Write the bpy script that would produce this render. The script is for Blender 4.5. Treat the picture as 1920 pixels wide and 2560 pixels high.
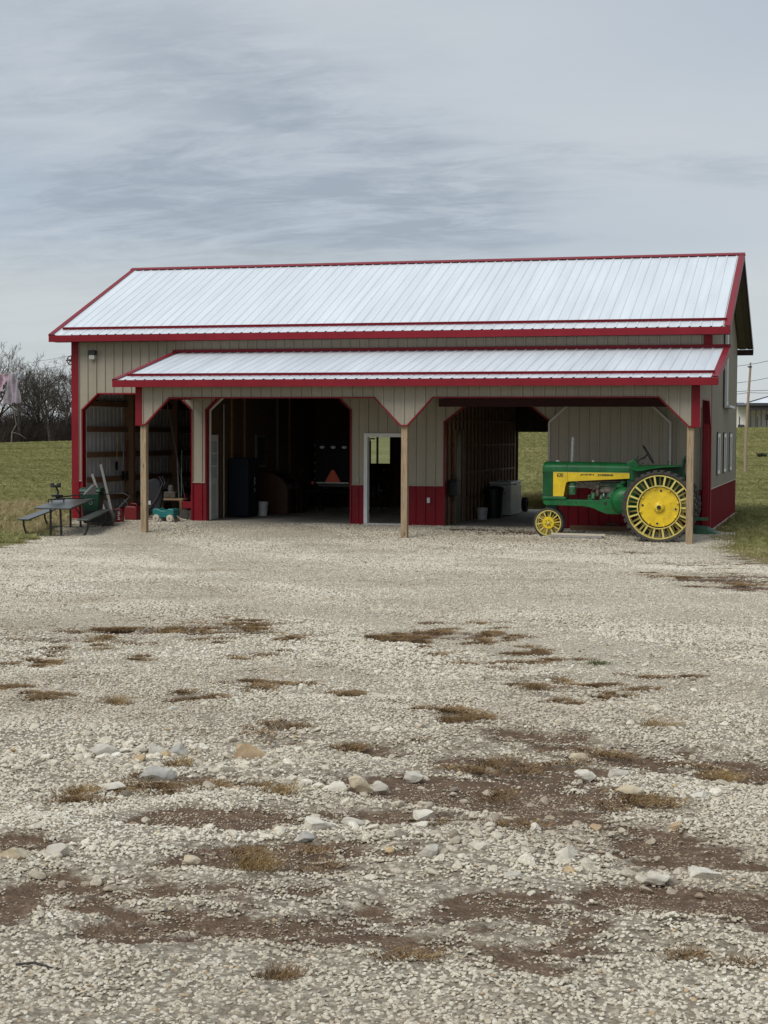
import bpy, bmesh, math, random
import numpy as np
from mathutils import Vector, Matrix, Euler
for o in list(bpy.data.objects): bpy.data.objects.remove(o)
scene = bpy.context.scene
COL = scene.collection
PI = math.pi
rnd = random.Random(7)
nr = np.random.default_rng(11)

# ---------------------------------------------------------------- camera
CX, CY, CZ = 2.7317, -32.8205, 2.2066
YAW, PITCH, ROLL, FPX = .2749, -.0487, .0047, 4036.24
_cy, _sy = math.cos(YAW), math.sin(YAW)
CF = np.array([-_sy*math.cos(PITCH), _cy*math.cos(PITCH), math.sin(PITCH)])
_R = np.array([_cy, _sy, 0.0]); _U = np.cross(_R, CF)
CR = math.cos(ROLL)*_R + math.sin(ROLL)*_U
CU = -math.sin(ROLL)*_R + math.cos(ROLL)*_U
CC = np.array([CX, CY, CZ])
FH = np.array([-_sy, _cy]); RH = np.array([_cy, _sy])
cam = bpy.data.cameras.new('camera'); camo = bpy.data.objects.new('camera', cam); COL.objects.link(camo)
cam.sensor_fit = 'VERTICAL'; cam.sensor_height = 36; cam.lens = 36*FPX/2560
cam.clip_end = 4000; cam.clip_start = .1
M = Matrix.Identity(4)
for i in range(3):
    M[i][0], M[i][1], M[i][2], M[i][3] = CR[i], CU[i], -CF[i], CC[i]
camo.matrix_world = M
scene.camera = camo
scene.render.resolution_x, scene.render.resolution_y = 768, 1024

# ---------------------------------------------------------------- sky, sun, exposure
SUN_EL, SUN_AZ = 48, 205          # degrees; azimuth clockwise from +Y: the sun stands behind the camera
world = bpy.data.worlds.new('World'); scene.world = world; world.use_nodes = True
nt = world.node_tree; nt.nodes.clear()
def N(tree, t, **k):
    n = tree.nodes.new(t)
    for a, v in k.items(): setattr(n, a, v)
    return n
def L(tree, a, b): tree.links.new(a, b)
def mathn(tree, op, a, b=None, clamp=False):
    n = N(tree, 'ShaderNodeMath', operation=op, use_clamp=clamp)
    for i, v in enumerate((a, b)):
        if v is None: continue
        if hasattr(v, 'links'): L(tree, v, n.inputs[i])
        else: n.inputs[i].default_value = v
    return n.outputs[0]
def ramp(tree, fac, stops, interp='LINEAR'):
    n = N(tree, 'ShaderNodeValToRGB'); cr = n.color_ramp; cr.interpolation = interp
    while len(cr.elements) < len(stops): cr.elements.new(.5)
    for e, (p, c) in zip(cr.elements, stops):
        e.position = p; e.color = (*c, 1) if len(c) == 3 else c
    L(tree, fac, n.inputs[0]); return n.outputs[0]
def mixc(tree, fac, a, b, mode='MIX'):
    n = N(tree, 'ShaderNodeMix', data_type='RGBA', blend_type=mode)
    for s, v in ((n.inputs[0], fac), (n.inputs[6], a), (n.inputs[7], b)):
        if hasattr(v, 'links'): L(tree, v, s)
        elif isinstance(v, (int, float)): s.default_value = v
        else: s.default_value = (*v, 1)
    return n.outputs[2]
tc = N(nt, 'ShaderNodeTexCoord'); sep = N(nt, 'ShaderNodeSeparateXYZ'); L(nt, tc.outputs['Generated'], sep.inputs[0])
zc = mathn(nt, 'ADD', mathn(nt, 'MAXIMUM', sep.outputs[2], 0.0), .16)
cmb = N(nt, 'ShaderNodeCombineXYZ')
L(nt, mathn(nt, 'DIVIDE', sep.outputs[0], zc), cmb.inputs[0]); L(nt, mathn(nt, 'DIVIDE', sep.outputs[1], zc), cmb.inputs[1])
SKY_A, SKY_B = 9.9, 8.1
def cloudnoise(scale, rot, sx, sy, detail, rough, dist, off=0):
    m0 = N(nt, 'ShaderNodeMapping'); L(nt, cmb.outputs[0], m0.inputs[0]); m0.inputs['Rotation'].default_value = (0, 0, rot-YAW)
    mp = N(nt, 'ShaderNodeMapping'); L(nt, m0.outputs[0], mp.inputs[0])
    mp.inputs['Scale'].default_value = (sx, sy, 1); mp.inputs['Location'].default_value = (off, off*.7, off)
    n = N(nt, 'ShaderNodeTexNoise'); L(nt, mp.outputs[0], n.inputs[0])
    n.inputs['Scale'].default_value = scale; n.inputs['Detail'].default_value = detail; n.inputs['Roughness'].default_value = rough; n.inputs['Distortion'].default_value = dist
    return n.outputs[0]
big = cloudnoise(.75, 0, .8, .6, 2, .5, .2, SKY_A)
band = cloudnoise(.95, .12, .75, .8, 3, .5, .4, SKY_B)
wisp = cloudnoise(2.7, .22, .62, 1.15, 12, .63, .6, 1.3)
fine = cloudnoise(10.0, .22, .55, 1.2, 8, .65, .8, 5.1)
base = ramp(nt, big, [(.36, (3.35, 4.0, 4.75)), (.5, (4.05, 4.5, 5.0)), (.64, (4.75, 5.02, 5.28))])
tex = mathn(nt, 'ADD', mathn(nt, 'MULTIPLY', wisp, .66), mathn(nt, 'MULTIPLY', fine, .34))
wm = ramp(nt, tex, [(.455, (0, 0, 0)), (.51, (.5,)*3), (.575, (1, 1, 1))])
wm2 = ramp(nt, band, [(.47, (.05,)*3), (.60, (1, 1, 1))])
wm2 = mixc(nt, 1.0, wm2, ramp(nt, sep.outputs[2], [(0, (1,)*3), (.19, (1,)*3), (.30, (.4,)*3)]), 'MULTIPLY')
wmask = mixc(nt, 1.0, wm, wm2, 'MULTIPLY')
cl = mixc(nt, mathn(nt, 'MULTIPLY', wm2, .35), base, (3.2, 3.65, 4.2))
cl = mixc(nt, mathn(nt, 'MULTIPLY', wmask, .7), cl, (2.45, 2.85, 3.35))
hl = ramp(nt, tex, [(.36, (1, 1, 1)), (.44, (0,)*3)])
cl = mixc(nt, mathn(nt, 'MULTIPLY', mathn(nt, 'MULTIPLY', hl, wm2), .45), cl, (5.3, 5.55, 5.8))
hz = ramp(nt, sep.outputs[2], [(0.0, (1.0,)*3), (.09, (.8,)*3), (.118, (0,)*3)])
cl = mixc(nt, mathn(nt, 'MULTIPLY', hz, .85), cl, (5.0, 5.3, 5.4))
zen = ramp(nt, sep.outputs[2], [(0.0, (1,)*3), (.3, (1.0,)*3), (1.0, (1.5,)*3)])
cl = mixc(nt, 1.0, cl, zen, 'MULTIPLY')
sky = N(nt, 'ShaderNodeTexSky', sky_type='NISHITA'); sky.sun_disc = False
sky.sun_elevation = math.radians(SUN_EL); sky.sun_rotation = math.radians(SUN_AZ)
fin = mixc(nt, .9, sky.outputs[0], cl)
bg = N(nt, 'ShaderNodeBackground'); bg.inputs[1].default_value = .096; L(nt, fin, bg.inputs[0])
wo = N(nt, 'ShaderNodeOutputWorld'); L(nt, bg.outputs[0], wo.inputs[0])
sl = bpy.data.lights.new('sun', 'SUN'); sl.energy = 1.5; sl.angle = math.radians(35); sl.color = (1, .965, .91)
so = bpy.data.objects.new('sun', sl); COL.objects.link(so)
sd = Vector((math.sin(math.radians(SUN_AZ))*math.cos(math.radians(SUN_EL)), math.cos(math.radians(SUN_AZ))*math.cos(math.radians(SUN_EL)), math.sin(math.radians(SUN_EL))))
so.rotation_euler = sd.to_track_quat('Z', 'Y').to_euler(); so.location = sd*60
vs = scene.view_settings; vs.view_transform = 'Standard'; vs.look = 'None'; vs.gamma = 1; vs.exposure = 0.38; vs.use_curve_mapping = False
scene.render.engine = 'CYCLES'

# ---------------------------------------------------------------- pixel helpers (a pixel gives a direction only)
def ray(px, py): return CF + (px-960)/FPX*CR - (py-1280)/FPX*CU
def onY(px, py, Y):
    v = ray(px, py); t = (Y-CY)/v[1]; return CC + t*v
def onX(px, py, X):
    v = ray(px, py); t = (X-CX)/v[0]; return CC + t*v
def lattice(ix, iy, seed):
    h = (ix.astype(np.int64)*374761393 + iy.astype(np.int64)*668265263 + seed*1442695041) & 0xFFFFFFFF
    h = ((h ^ (h >> 13))*1274126177) & 0xFFFFFFFF
    return ((h ^ (h >> 16)) & 0xFFFF)/65535.0
def vnoise(x, y, seed=0):
    x = np.asarray(x, float); y = np.asarray(y, float)
    ix = np.floor(x); iy = np.floor(y); fx = x-ix; fy = y-iy
    fx = fx*fx*(3-2*fx); fy = fy*fy*(3-2*fy)
    a = lattice(ix, iy, seed); b = lattice(ix+1, iy, seed); c = lattice(ix, iy+1, seed); d = lattice(ix+1, iy+1, seed)
    return (a*(1-fx)+b*fx)*(1-fy)+(c*(1-fx)+d*fx)*fy
def fbm(x, y, seed=0, oct=4):
    s = 0; a = .5; t = 0
    for i in range(oct):
        s = s + a*vnoise(x*2**i, y*2**i, seed+i*17); t += a; a *= .5
    return s/t
def sstep(t): t = np.clip(t, 0, 1); return t*t*(3-2*t)
def zg(x, y):
    """height of the ground"""
    x = np.asarray(x, float); y = np.asarray(y, float)
    z = .6*np.clip((-4-y)/28.8, 0, 1.1)
    z = z + .10*sstep((y+1.2)/4.2)
    z = z + .0065*np.clip(x, -14, 0)*sstep((y+15)/10)*sstep((1.8-y)/3.5)
    dx = x-CX; dy = y-CY
    d = dx*FH[0]+dy*FH[1]; l = (dx*RH[0]+dy*RH[1])/np.maximum(d, 20)
    H = np.interp(l, [-.9, -.24, .1, .24, .9], [.55, .8, 2.6, 2.85, 3.6])
    z = z + np.where(d > 60, H*sstep((d-84)/82), 0) - .012*np.clip(d-175, 0, 400)
    near = sstep((60-d)/40)*sstep((4.0-y)/3)
    z = z + near*(.05*(fbm(x*.5, y*.5, 3, 2)-.5) + .085*(fbm(x*1.7, y*1.7, 9, 3)-.5)*sstep((-14-y)/8))
    far = sstep((y-12)/10)
    z = z + far*.25*(fbm(x*.09, y*.09, 21, 3)-.5)
    return z
def zg1(x, y): return float(zg(np.array([x]), np.array([y]))[0])
def ground(px, py):
    v = ray(px, py); lo, hi = 2.0, 300.0
    for k in (300, 60, 60):                      # march along the ray, refining twice
        ss = np.linspace(lo, hi, k); q = CC+ss[:, None]*v; below = np.nonzero(q[:, 2] < zg(q[:, 0], q[:, 1]))[0]
        i = int(below[0]) if len(below) else k-1
        lo, hi = float(ss[max(i-1, 0)]), float(ss[i])
    return CC+hi*v
def depth(p): return float((np.array(p)-CC)@CF)

# ---------------------------------------------------------------- materials
MATS = {}
def mat(name, col, rough=.6, metal=0.0, var=.12, vscale=3.0, col2=None, bump=0.0, bscale=40.0, stretch=(1, 1, 1), detail=4, coat=0.0, spec=.5, orand=0.0, dirt=0.0):
    if name in MATS: return MATS[name]
    m = bpy.data.materials.new(name); m.use_nodes = True; t = m.node_tree
    b = t.nodes['Principled BSDF']; b.inputs['Roughness'].default_value = rough; b.inputs['Metallic'].default_value = metal
    b.inputs['Coat Weight'].default_value = coat; b.inputs['Specular IOR Level'].default_value = spec
    tc = N(t, 'ShaderNodeTexCoord'); mp = N(t, 'ShaderNodeMapping'); mp.inputs['Scale'].default_value = stretch
    L(t, tc.outputs['Object'], mp.inputs[0])
    n = N(t, 'ShaderNodeTexNoise'); n.inputs['Scale'].default_value = vscale; n.inputs['Detail'].default_value = detail; L(t, mp.outputs[0], n.inputs[0])
    c = np.array(col); a = tuple(c*(1-var)); bb = tuple(col2) if col2 else tuple(np.minimum(c*(1+var), 1))
    cc_ = ramp(t, n.outputs[0], [(.32, a), (.68, bb)])
    if dirt:
        nd = N(t, 'ShaderNodeTexNoise'); nd.inputs['Scale'].default_value = 7; nd.inputs['Detail'].default_value = 9; nd.inputs['Roughness'].default_value = .7; L(t, tc.outputs['Object'], nd.inputs[0])
        cc_ = mixc(t, mathn(t, 'MULTIPLY', ramp(t, nd.outputs[0], [(.48, (0,)*3), (.70, (1,)*3)]), dirt), cc_, (.10, .075, .05))
    if orand:
        oi = N(t, 'ShaderNodeObjectInfo'); mr = N(t, 'ShaderNodeMapRange'); mr.inputs['To Min'].default_value = 1-orand; mr.inputs['To Max'].default_value = 1+orand*.6; L(t, oi.outputs['Random'], mr.inputs[0])
        vm = N(t, 'ShaderNodeVectorMath', operation='SCALE'); L(t, cc_, vm.inputs[0]); L(t, mr.outputs[0], vm.inputs['Scale']); cc_ = vm.outputs[0]
    L(t, cc_, b.inputs['Base Color'])
    rr = N(t, 'ShaderNodeMapRange'); rr.inputs['To Min'].default_value = max(rough-.08, .02); rr.inputs['To Max'].default_value = min(rough+.12, 1)
    L(t, n.outputs[0], rr.inputs[0]); L(t, rr.outputs[0], b.inputs['Roughness'])
    if bump:
        n2 = N(t, 'ShaderNodeTexNoise'); n2.inputs['Scale'].default_value = bscale; n2.inputs['Detail'].default_value = 3; L(t, mp.outputs[0], n2.inputs[0])
        bp = N(t, 'ShaderNodeBump'); bp.inputs['Strength'].default_value = bump; bp.inputs['Distance'].default_value = .02
        L(t, n2.outputs[0], bp.inputs['Height']); L(t, bp.outputs[0], b.inputs['Normal'])
    MATS[name] = m; return m
def wood(name, c1, c2, axis=2, rough=.75, knots=True):
    if name in MATS: return MATS[name]
    m = bpy.data.materials.new(name); m.use_nodes = True; t = m.node_tree; b = t.nodes['Principled BSDF']
    b.inputs['Roughness'].default_value = rough
    tc = N(t, 'ShaderNodeTexCoord'); mp = N(t, 'ShaderNodeMapping'); s = [14.0, 14.0, 14.0]; s[axis] = .9
    mp.inputs['Scale'].default_value = s; L(t, tc.outputs['Object'], mp.inputs[0])
    n = N(t, 'ShaderNodeTexNoise'); n.inputs['Scale'].default_value = 2.2; n.inputs['Detail'].default_value = 6; n.inputs['Distortion'].default_value = 1.4; L(t, mp.outputs[0], n.inputs[0])
    mp2 = N(t, 'ShaderNodeMapping'); s2 = [9.0, 9.0, 9.0]; s2[axis] = 3.2; mp2.inputs['Scale'].default_value = s2; L(t, tc.outputs['Object'], mp2.inputs[0])
    v = N(t, 'ShaderNodeTexVoronoi'); v.inputs['Scale'].default_value = .75; L(t, mp2.outputs[0], v.inputs[0])
    c = ramp(t, n.outputs[0], [(.3, c1), (.55, c2), (.72, tuple(np.array(c1)*.75))])
    if knots: c = mixc(t, ramp(t, v.outputs['Distance'], [(.05, (.85,)*3), (.16, (0,)*3)]), c, tuple(np.array(c1)*.4))
    L(t, c, b.inputs['Base Color'])
    bp = N(t, 'ShaderNodeBump'); bp.inputs['Strength'].default_value = .3; bp.inputs['Distance'].default_value = .01; L(t, n.outputs[0], bp.inputs['Height']); L(t, bp.outputs[0], b.inputs['Normal'])
    MATS[name] = m; return m
TAN = mat('tan_siding', (.345, .303, .232), .42, var=.07, vscale=1.6, stretch=(2.5, 2.5, .3), orand=.04, dirt=.10)
RED = mat('red_steel', (.205, .005, .013), .5, var=.10, vscale=1.6, spec=.22, stretch=(2.5, 2.5, .4), orand=.05, dirt=.22)
REDT = mat('red_trim', (.205, .008, .016), .45, var=.10, vscale=2.0, spec=.25)
WHITEROOF = mat('white_roof_steel', (.665, .70, .725), .36, var=.06, vscale=1.6, stretch=(3.0, .25, .25), orand=.035)
ROOFUNDER = mat('roof_underside', (.16, .14, .12), .6, var=.1)
LINER = mat('grey_sheet_back', (.60, .61, .62), .5, var=.08, vscale=1.5)
WHITE = mat('white_paint', (.72, .72, .70), .45, var=.05)
POST = wood('post_wood', (.20, .135, .075), (.40, .295, .18), 2)
DARKWOOD = wood('girt_wood', (.16, .085, .045), (.24, .13, .07), 1)
STUD = wood('stud_wood', (.20, .11, .06), (.30, .175, .10), 2)
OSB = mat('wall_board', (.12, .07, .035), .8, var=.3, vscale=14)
CONC = mat('concrete', (.46, .41, .34), .85, var=.16, vscale=2.2, bump=.15, bscale=30)
BLACK = mat('black_plastic', (.014, .014, .015), .45, var=.2)
BLACKM = mat('black_metal', (.018, .018, .018), .4, var=.2)
RUBBER = mat('rubber', (.060, .053, .046), .9, var=.25, vscale=9, bump=.2)
GREEN = mat('green_paint', (.007, .130, .032), .40, var=.22, vscale=5, coat=.08, spec=.35, dirt=.30)
DGREEN = mat('dark_green_paint', (.010, .060, .024), .5, var=.25, vscale=5)
YELLOW = mat('yellow_paint', (.82, .57, .015), .42, var=.10, vscale=6, coat=.08, dirt=.22)
PALEYEL = mat('faded_yellow_paint', (.66, .54, .14), .5, var=.12, vscale=8)
STEEL = mat('bare_steel', (.42, .42, .41), .38, metal=.7, var=.2, vscale=12)
GREASE = mat('engine_grime', (.10, .082, .062), .65, var=.5, vscale=12)
GLASS = mat('window_glass', (.03, .035, .04), .08, var=.1)
PLASTW = mat('white_plastic', (.62, .62, .60), .45, var=.06)
BLUED = mat('dark_blue_steel', (.008, .011, .020), .5, var=.15, spec=.25)
ORANGE = mat('orange_reflective', (1.0, .13, .02), .4, var=.06)
REDREF = mat('red_reflective', (.85, .10, .07), .4, var=.06)
LETTER = mat('dark_lettering', (.025, .045, .018), .5, var=.1)
BROWN = wood('desk_wood', (.04, .015, .008), (.07, .027, .012), 2, .4, False)
PLANKW = wood('pale_plank', (.52, .44, .33), (.62, .54, .42), 0, .8)
PLANKG = wood('grey_plank', (.33, .31, .28), (.45, .43, .39), 2, .85)
GREYPL = wood('weathered_plank', (.26, .25, .23), (.36, .34, .31), 0, .85)
BROWNPL = wood('brown_timber', (.17, .10, .055), (.25, .15, .085), 0, .85)

# ---------------------------------------------------------------- mesh builder
class MB:
    def __init__(s): s.v = []; s.f = []; s.m = []
    def add(s, vs, fs, mi=0):
        k = len(s.v); s.v += [tuple(map(float, p)) for p in vs]; s.f += [tuple(i+k for i in f) for f in fs]; s.m += [mi]*len(fs); return s
    def box(s, a, b, mi=0):
        x0, y0, z0 = (min(a[i], b[i]) for i in range(3)); x1, y1, z1 = (max(a[i], b[i]) for i in range(3))
        return s.add([(x0, y0, z0), (x1, y0, z0), (x1, y1, z0), (x0, y1, z0), (x0, y0, z1), (x1, y0, z1), (x1, y1, z1), (x0, y1, z1)],
                     [(0, 3, 2, 1), (4, 5, 6, 7), (0, 1, 5, 4), (1, 2, 6, 5), (2, 3, 7, 6), (3, 0, 4, 7)], mi)
    def beam(s, p, q, w, h, up=(0, 0, 1), mi=0):
        p = Vector(p); q = Vector(q); d = (q-p).normalized(); u = Vector(up); sd = d.cross(u)
        if sd.length < 1e-4: sd = d.cross(Vector((1, 0, 0)))
        sd.normalize(); u = sd.cross(d).normalized(); a = sd*(w/2); b = u*(h/2)
        vs = [p-a-b, p+a-b, p+a+b, p-a+b, q-a-b, q+a-b, q+a+b, q-a+b]
        return s.add(vs, [(0, 1, 2, 3), (7, 6, 5, 4), (0, 4, 5, 1), (1, 5, 6, 2), (2, 6, 7, 3), (3, 7, 4, 0)], mi)
    def tube(s, pts, r, n=8, caps=True, mi=0):
        pts = [Vector(p) for p in pts]; rs = r if isinstance(r, (list, tuple)) else [r]*len(pts)
        rings = []; prev = None
        for i, p in enumerate(pts):
            d = (pts[min(i+1, len(pts)-1)]-pts[max(i-1, 0)])
            if d.length < 1e-9: d = Vector((0, 0, 1))
            d.normalize()
            if prev is None:
                a = d.cross(Vector((0, 0, 1)))
                if a.length < 1e-3: a = d.cross(Vector((1, 0, 0)))
            else:
                a = prev - d*prev.dot(d)
            a.normalize(); prev = a; b = d.cross(a)
            rings.append([p + (a*math.cos(2*PI*j/n)+b*math.sin(2*PI*j/n))*rs[i] for j in range(n)])
        vs = [v for rg in rings for v in rg]; fs = []
        for i in range(len(pts)-1):
            for j in range(n):
                fs.append((i*n+j, i*n+(j+1) % n, (i+1)*n+(j+1) % n, (i+1)*n+j))
        if caps:
            fs.append(tuple(range(n-1, -1, -1))); fs.append(tuple((len(pts)-1)*n+j for j in range(n)))
        return s.add(vs, fs, mi)
    def lathe(s, prof, o=(0, 0, 0), axis='Z', n=24, mi=0, a0=0, a1=2*PI):
        o = Vector(o); vs = []; full = abs(a1-a0-2*PI) < 1e-6; k = n if full else n+1
        for (r, h) in prof:
            for j in range(k):
                a = a0+(a1-a0)*j/n; c, sn = math.cos(a)*r, math.sin(a)*r
                p = {'Z': (c, sn, h), 'Y': (c, h, sn), 'X': (h, c, sn)}[axis]; vs.append(o+Vector(p))
        fs = []
        for i in range(len(prof)-1):
            for j in range(n if full else n):
                jn = (j+1) % k if full else j+1
                fs.append((i*k+j, i*k+jn, (i+1)*k+jn, (i+1)*k+j))
        return s.add(vs, fs, mi)
    def prism(s, poly, axis, h0, h1, mi=0):
        """poly in the plane across axis: 'Y' -> (x,z), 'X' -> (y,z), 'Z' -> (x,y)"""
        f = {'Y': lambda p, h: (p[0], h, p[1]), 'X': lambda p, h: (h, p[0], p[1]), 'Z': lambda p, h: (p[0], p[1], h)}[axis]
        n = len(poly); vs = [f(p, h0) for p in poly]+[f(p, h1) for p in poly]
        fs = [tuple(range(n)), tuple(range(2*n-1, n-1, -1))]+[(i, i+n, (i+1) % n+n, (i+1) % n) for i in range(n)]
        return s.add(vs, fs, mi)
    def torus(s, o, ax1, ax2, R, r, n=28, m=8, mi=0):
        o = Vector(o); ax1 = Vector(ax1).normalized(); ax2 = Vector(ax2).normalized(); ax3 = ax1.cross(ax2); vs = []; fs = []
        for i in range(n):
            a = 2*PI*i/n; d = ax1*math.cos(a)+ax2*math.sin(a)
            for j in range(m):
                b = 2*PI*j/m; vs.append(o+d*(R+r*math.cos(b))+ax3*r*math.sin(b))
        for i in range(n):
            for j in range(m): fs.append((i*m+j, ((i+1) % n)*m+j, ((i+1) % n)*m+(j+1) % m, i*m+(j+1) % m))
        return s.add(vs, fs, mi)
    def build(s, name, mats, parent=None, smooth=False, bevel=0, loc=None, fixn=True):
        me = bpy.data.meshes.new(name); me.from_pydata(s.v, [], s.f)
        if not isinstance(mats, (list, tuple)): mats = [mats]
        for m in mats: me.materials.append(m)
        if len(mats) > 1: me.polygons.foreach_set('material_index', s.m)
        if fixn:
            bm = bmesh.new(); bm.from_mesh(me); bmesh.ops.recalc_face_normals(bm, faces=bm.faces); bm.to_mesh(me); bm.free()
        if smooth:
            me.shade_smooth() if smooth is True else me.set_sharp_from_angle(angle=smooth)
            if smooth is not True:
                me.polygons.foreach_set('use_smooth', [True]*len(me.polygons))
        me.update()
        o = bpy.data.objects.new(name, me); COL.objects.link(o)
        if parent: o.parent = parent
        if loc is not None: o.location = loc
        if bevel:
            md = o.modifiers.new('bevel', 'BEVEL'); md.width = bevel; md.segments = 2; md.limit_method = 'ANGLE'; md.angle_limit = .6
        return o
def tag(o, label=None, cat=None, group=None, kind=None):
    if label: o['label'] = label
    if cat: o['category'] = cat
    if group: o['group'] = group
    if kind: o['kind'] = kind
    return o
def empty(name, loc=(0, 0, 0), rz=0, label=None, cat=None, group=None):
    o = bpy.data.objects.new(name, None); COL.objects.link(o); o.location = loc; o.rotation_euler = (0, 0, rz); o.empty_display_size = .2
    return tag(o, label, cat, group)
def copy_tree(o, parent=None):
    c = o.copy(); COL.objects.link(c); c.parent = parent
    for ch in o.children: copy_tree(ch, c)
    return c
SM = math.radians(35)

# ================================================================ GROUND
P, W, LB = 3.0, 8.785, 15.24         # porch depth, barn depth, barn length
PW = 12.19
def gravel_mask(x, y):
    lx = np.interp(y, [-34, -20, -12, -8, -4.6, -3, -.6, 2.9, 3.2], [-16, -14.5, -13.6, -13.2, -13.0, -13.36, -13.95, -15.1, -15.2])
    rx = np.interp(y, [-34, -20, -12, -8, -5.3, -3.7, -1.4, 2.9, 3.2], [9, 8, 6.0, 3.6, 1.7, 1.13, .45, .12, .05])
    w = np.where(y > 3.0, .04, np.where(x > -6, 1.1, .3))
    n = (fbm(x*1.6, y*1.6, 41, 3)-.5)*np.where(y > 3, 0, .9)
    m = sstep((x-lx+n)/w*.5+.5)*sstep((rx-x+n)/w*.5+.5)
    return m*sstep((11.75-y)/.1)
# bare dirt patches: photo position and size -> a patch lying on the ground
DIRT = [(a, b, 130, 30, .95) for a, b in ((1000, 1962), (1120, 1985), (1250, 2008), (1380, 2032), (1500, 2066), (1610, 2102), (1720, 2135))] + [(a, b, 110, 20, .7) for a, b in ((1150, 1905), (1300, 1915), (1480, 1925), (1640, 1925), (1820, 1935))] + [(a, b, 120, 34, .72) for a, b in ((60, 2250), (170, 2225), (300, 2205), (420, 2290), (560, 2290), (700, 2275), (850, 2290))] + [(1390, 2010, 240, 45, .8), (1610, 2105, 170, 55, 1), (1110, 1975, 110, 18, .9), (1540, 1898, 120, 28, .8), (1800, 1900, 120, 30, .7), (1880, 1925, 90, 24, .8),
        (1330, 1945, 130, 25, .7), (260, 2200, 240, 50, .7), (480, 2300, 260, 45, .7), (690, 2265, 270, 60, .6), (760, 2150, 230, 28, .9), (560, 2055, 170, 20, 1), (70, 2100, 85, 18, 1),
        (1330, 2290, 290, 55, .75), (1740, 2245, 200, 42, .95), (1890, 2270, 100, 45, .9), (1160, 2165, 240, 38, .55), (400, 1945, 190, 30, .6), (720, 1840, 95, 18, .5), (930, 1870, 60, 9, .8),
        (100, 2230, 130, 30, .7), (1280, 1850, 170, 28, .4), (950, 1965, 120, 16, .5), (300, 2235, 200, 30, .9), (930, 2290, 120, 30, .6),
        (1040, 2350, 240, 50, .35), (680, 2440, 60, 16, .5), (1500, 2400, 260, 40, .3), (1000, 2030, 210, 20, .5),
        (1800, 1445, 160, 12, .8), (1690, 1412, 130, 6, .7), (1880, 1470, 90, 10, .9), (1600, 1383, 70, 4, .6), (1420, 1450, 110, 5, .35), (1870, 1400, 70, 10, .6),
        (1310, 1330, 120, 4, .6), (1180, 1322, 70, 3, .6), (560, 1720, 110, 8, .3), (1460, 1725, 130, 10, .6), (1380, 1735, 80, 9, .5), (1330, 1700, 70, 8, .5)]
def to_patch(p, k=1.0):
    px, py, rx, ry, s = p; g = ground(px, py); d = depth(g); h = CZ-g[2]
    return g[0], g[1], rx*d/FPX*k, ry*d*d/(FPX*h)*k, s
DIRT += [(a, b, c, d*1.2, .55) for a, b, c, d in ((230, 1600, 130, 9), (330, 1575, 140, 8), (480, 1572, 150, 8), (560, 1592, 90, 9), (620, 1556, 90, 7), (1010, 1598, 90, 10), (1080, 1582, 80, 9), (1220, 1590, 70, 8), (1300, 1632, 70, 8), (110, 1660, 55, 8), (600, 1712, 80, 9), (480, 1740, 60, 8), (1170, 1795, 70, 13), (1480, 1745, 80, 8), (1530, 1720, 90, 6), (690, 1815, 60, 9))]
DW = [to_patch(p) for p in DIRT]
def patch_field(x, y, plist):
    out = np.zeros_like(np.asarray(x, float))
    wx_ = (fbm(x*1.6, y*1.6, 52, 3)-.5)*.6; wy_ = (fbm(x*1.6, y*1.6, 57, 3)-.5)*.42
    for (cx, cy, rx, ry, s) in plist:
        dx = x-cx+wx_; dy = y-cy+wy_; a = (dx*RH[0]+dy*RH[1])/rx; b = (dx*FH[0]+dy*FH[1])/max(ry, .14)
        out = np.maximum(out, s*np.exp(-.6*(a*a+b*b)))
    return out
def dirt_field(x, y):
    b = patch_field(x, y, DW)
    band = sstep((-10-y)/5)*sstep((y+29)/3)
    u = x*RH[0]+y*RH[1]; w = x*FH[0]+y*FH[1]
    band2 = sstep((-23.2-y)/2)*sstep((y+28.6)/.8)
    q = fbm(u*.6, w*.9, 23, 2)-.5
    n1 = .6*fbm((u-.5*w)*.95+q, (w+.42*u)*3.3+q*2, 60, 5)+.4*fbm(u*1.2, w*3.4+q*3, 64, 5); n2 = fbm(u*6-2*w, w*11+3*u, 71, 3); n3 = fbm(u*.3, w*.6, 33, 2)
    k = np.sqrt(np.clip(b, 0, 1))*.85+.15
    return np.clip(sstep((b*1.55+k*((n1-.5)*3.6+(n2-.5)*2.0)+.12*band*(n3-.4)+.20*band2-.22)/1.15), 0, 1)
def packed_field(x, y):
    u = x*RH[0]+y*RH[1]; w = x*FH[0]+y*FH[1]
    return sstep((fbm(u*.55+.25*w, w*.16, 131, 3)-.47)/.12)*sstep((y+24)/6)
def grid(x0, x1, y0, y1, st):
    nx = int((x1-x0)/st)+1; ny = int((y1-y0)/st)+1
    X, Y = np.meshgrid(np.linspace(x0, x1, nx), np.linspace(y0, y1, ny)); return X.ravel(), Y.ravel(), nx, ny
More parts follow.
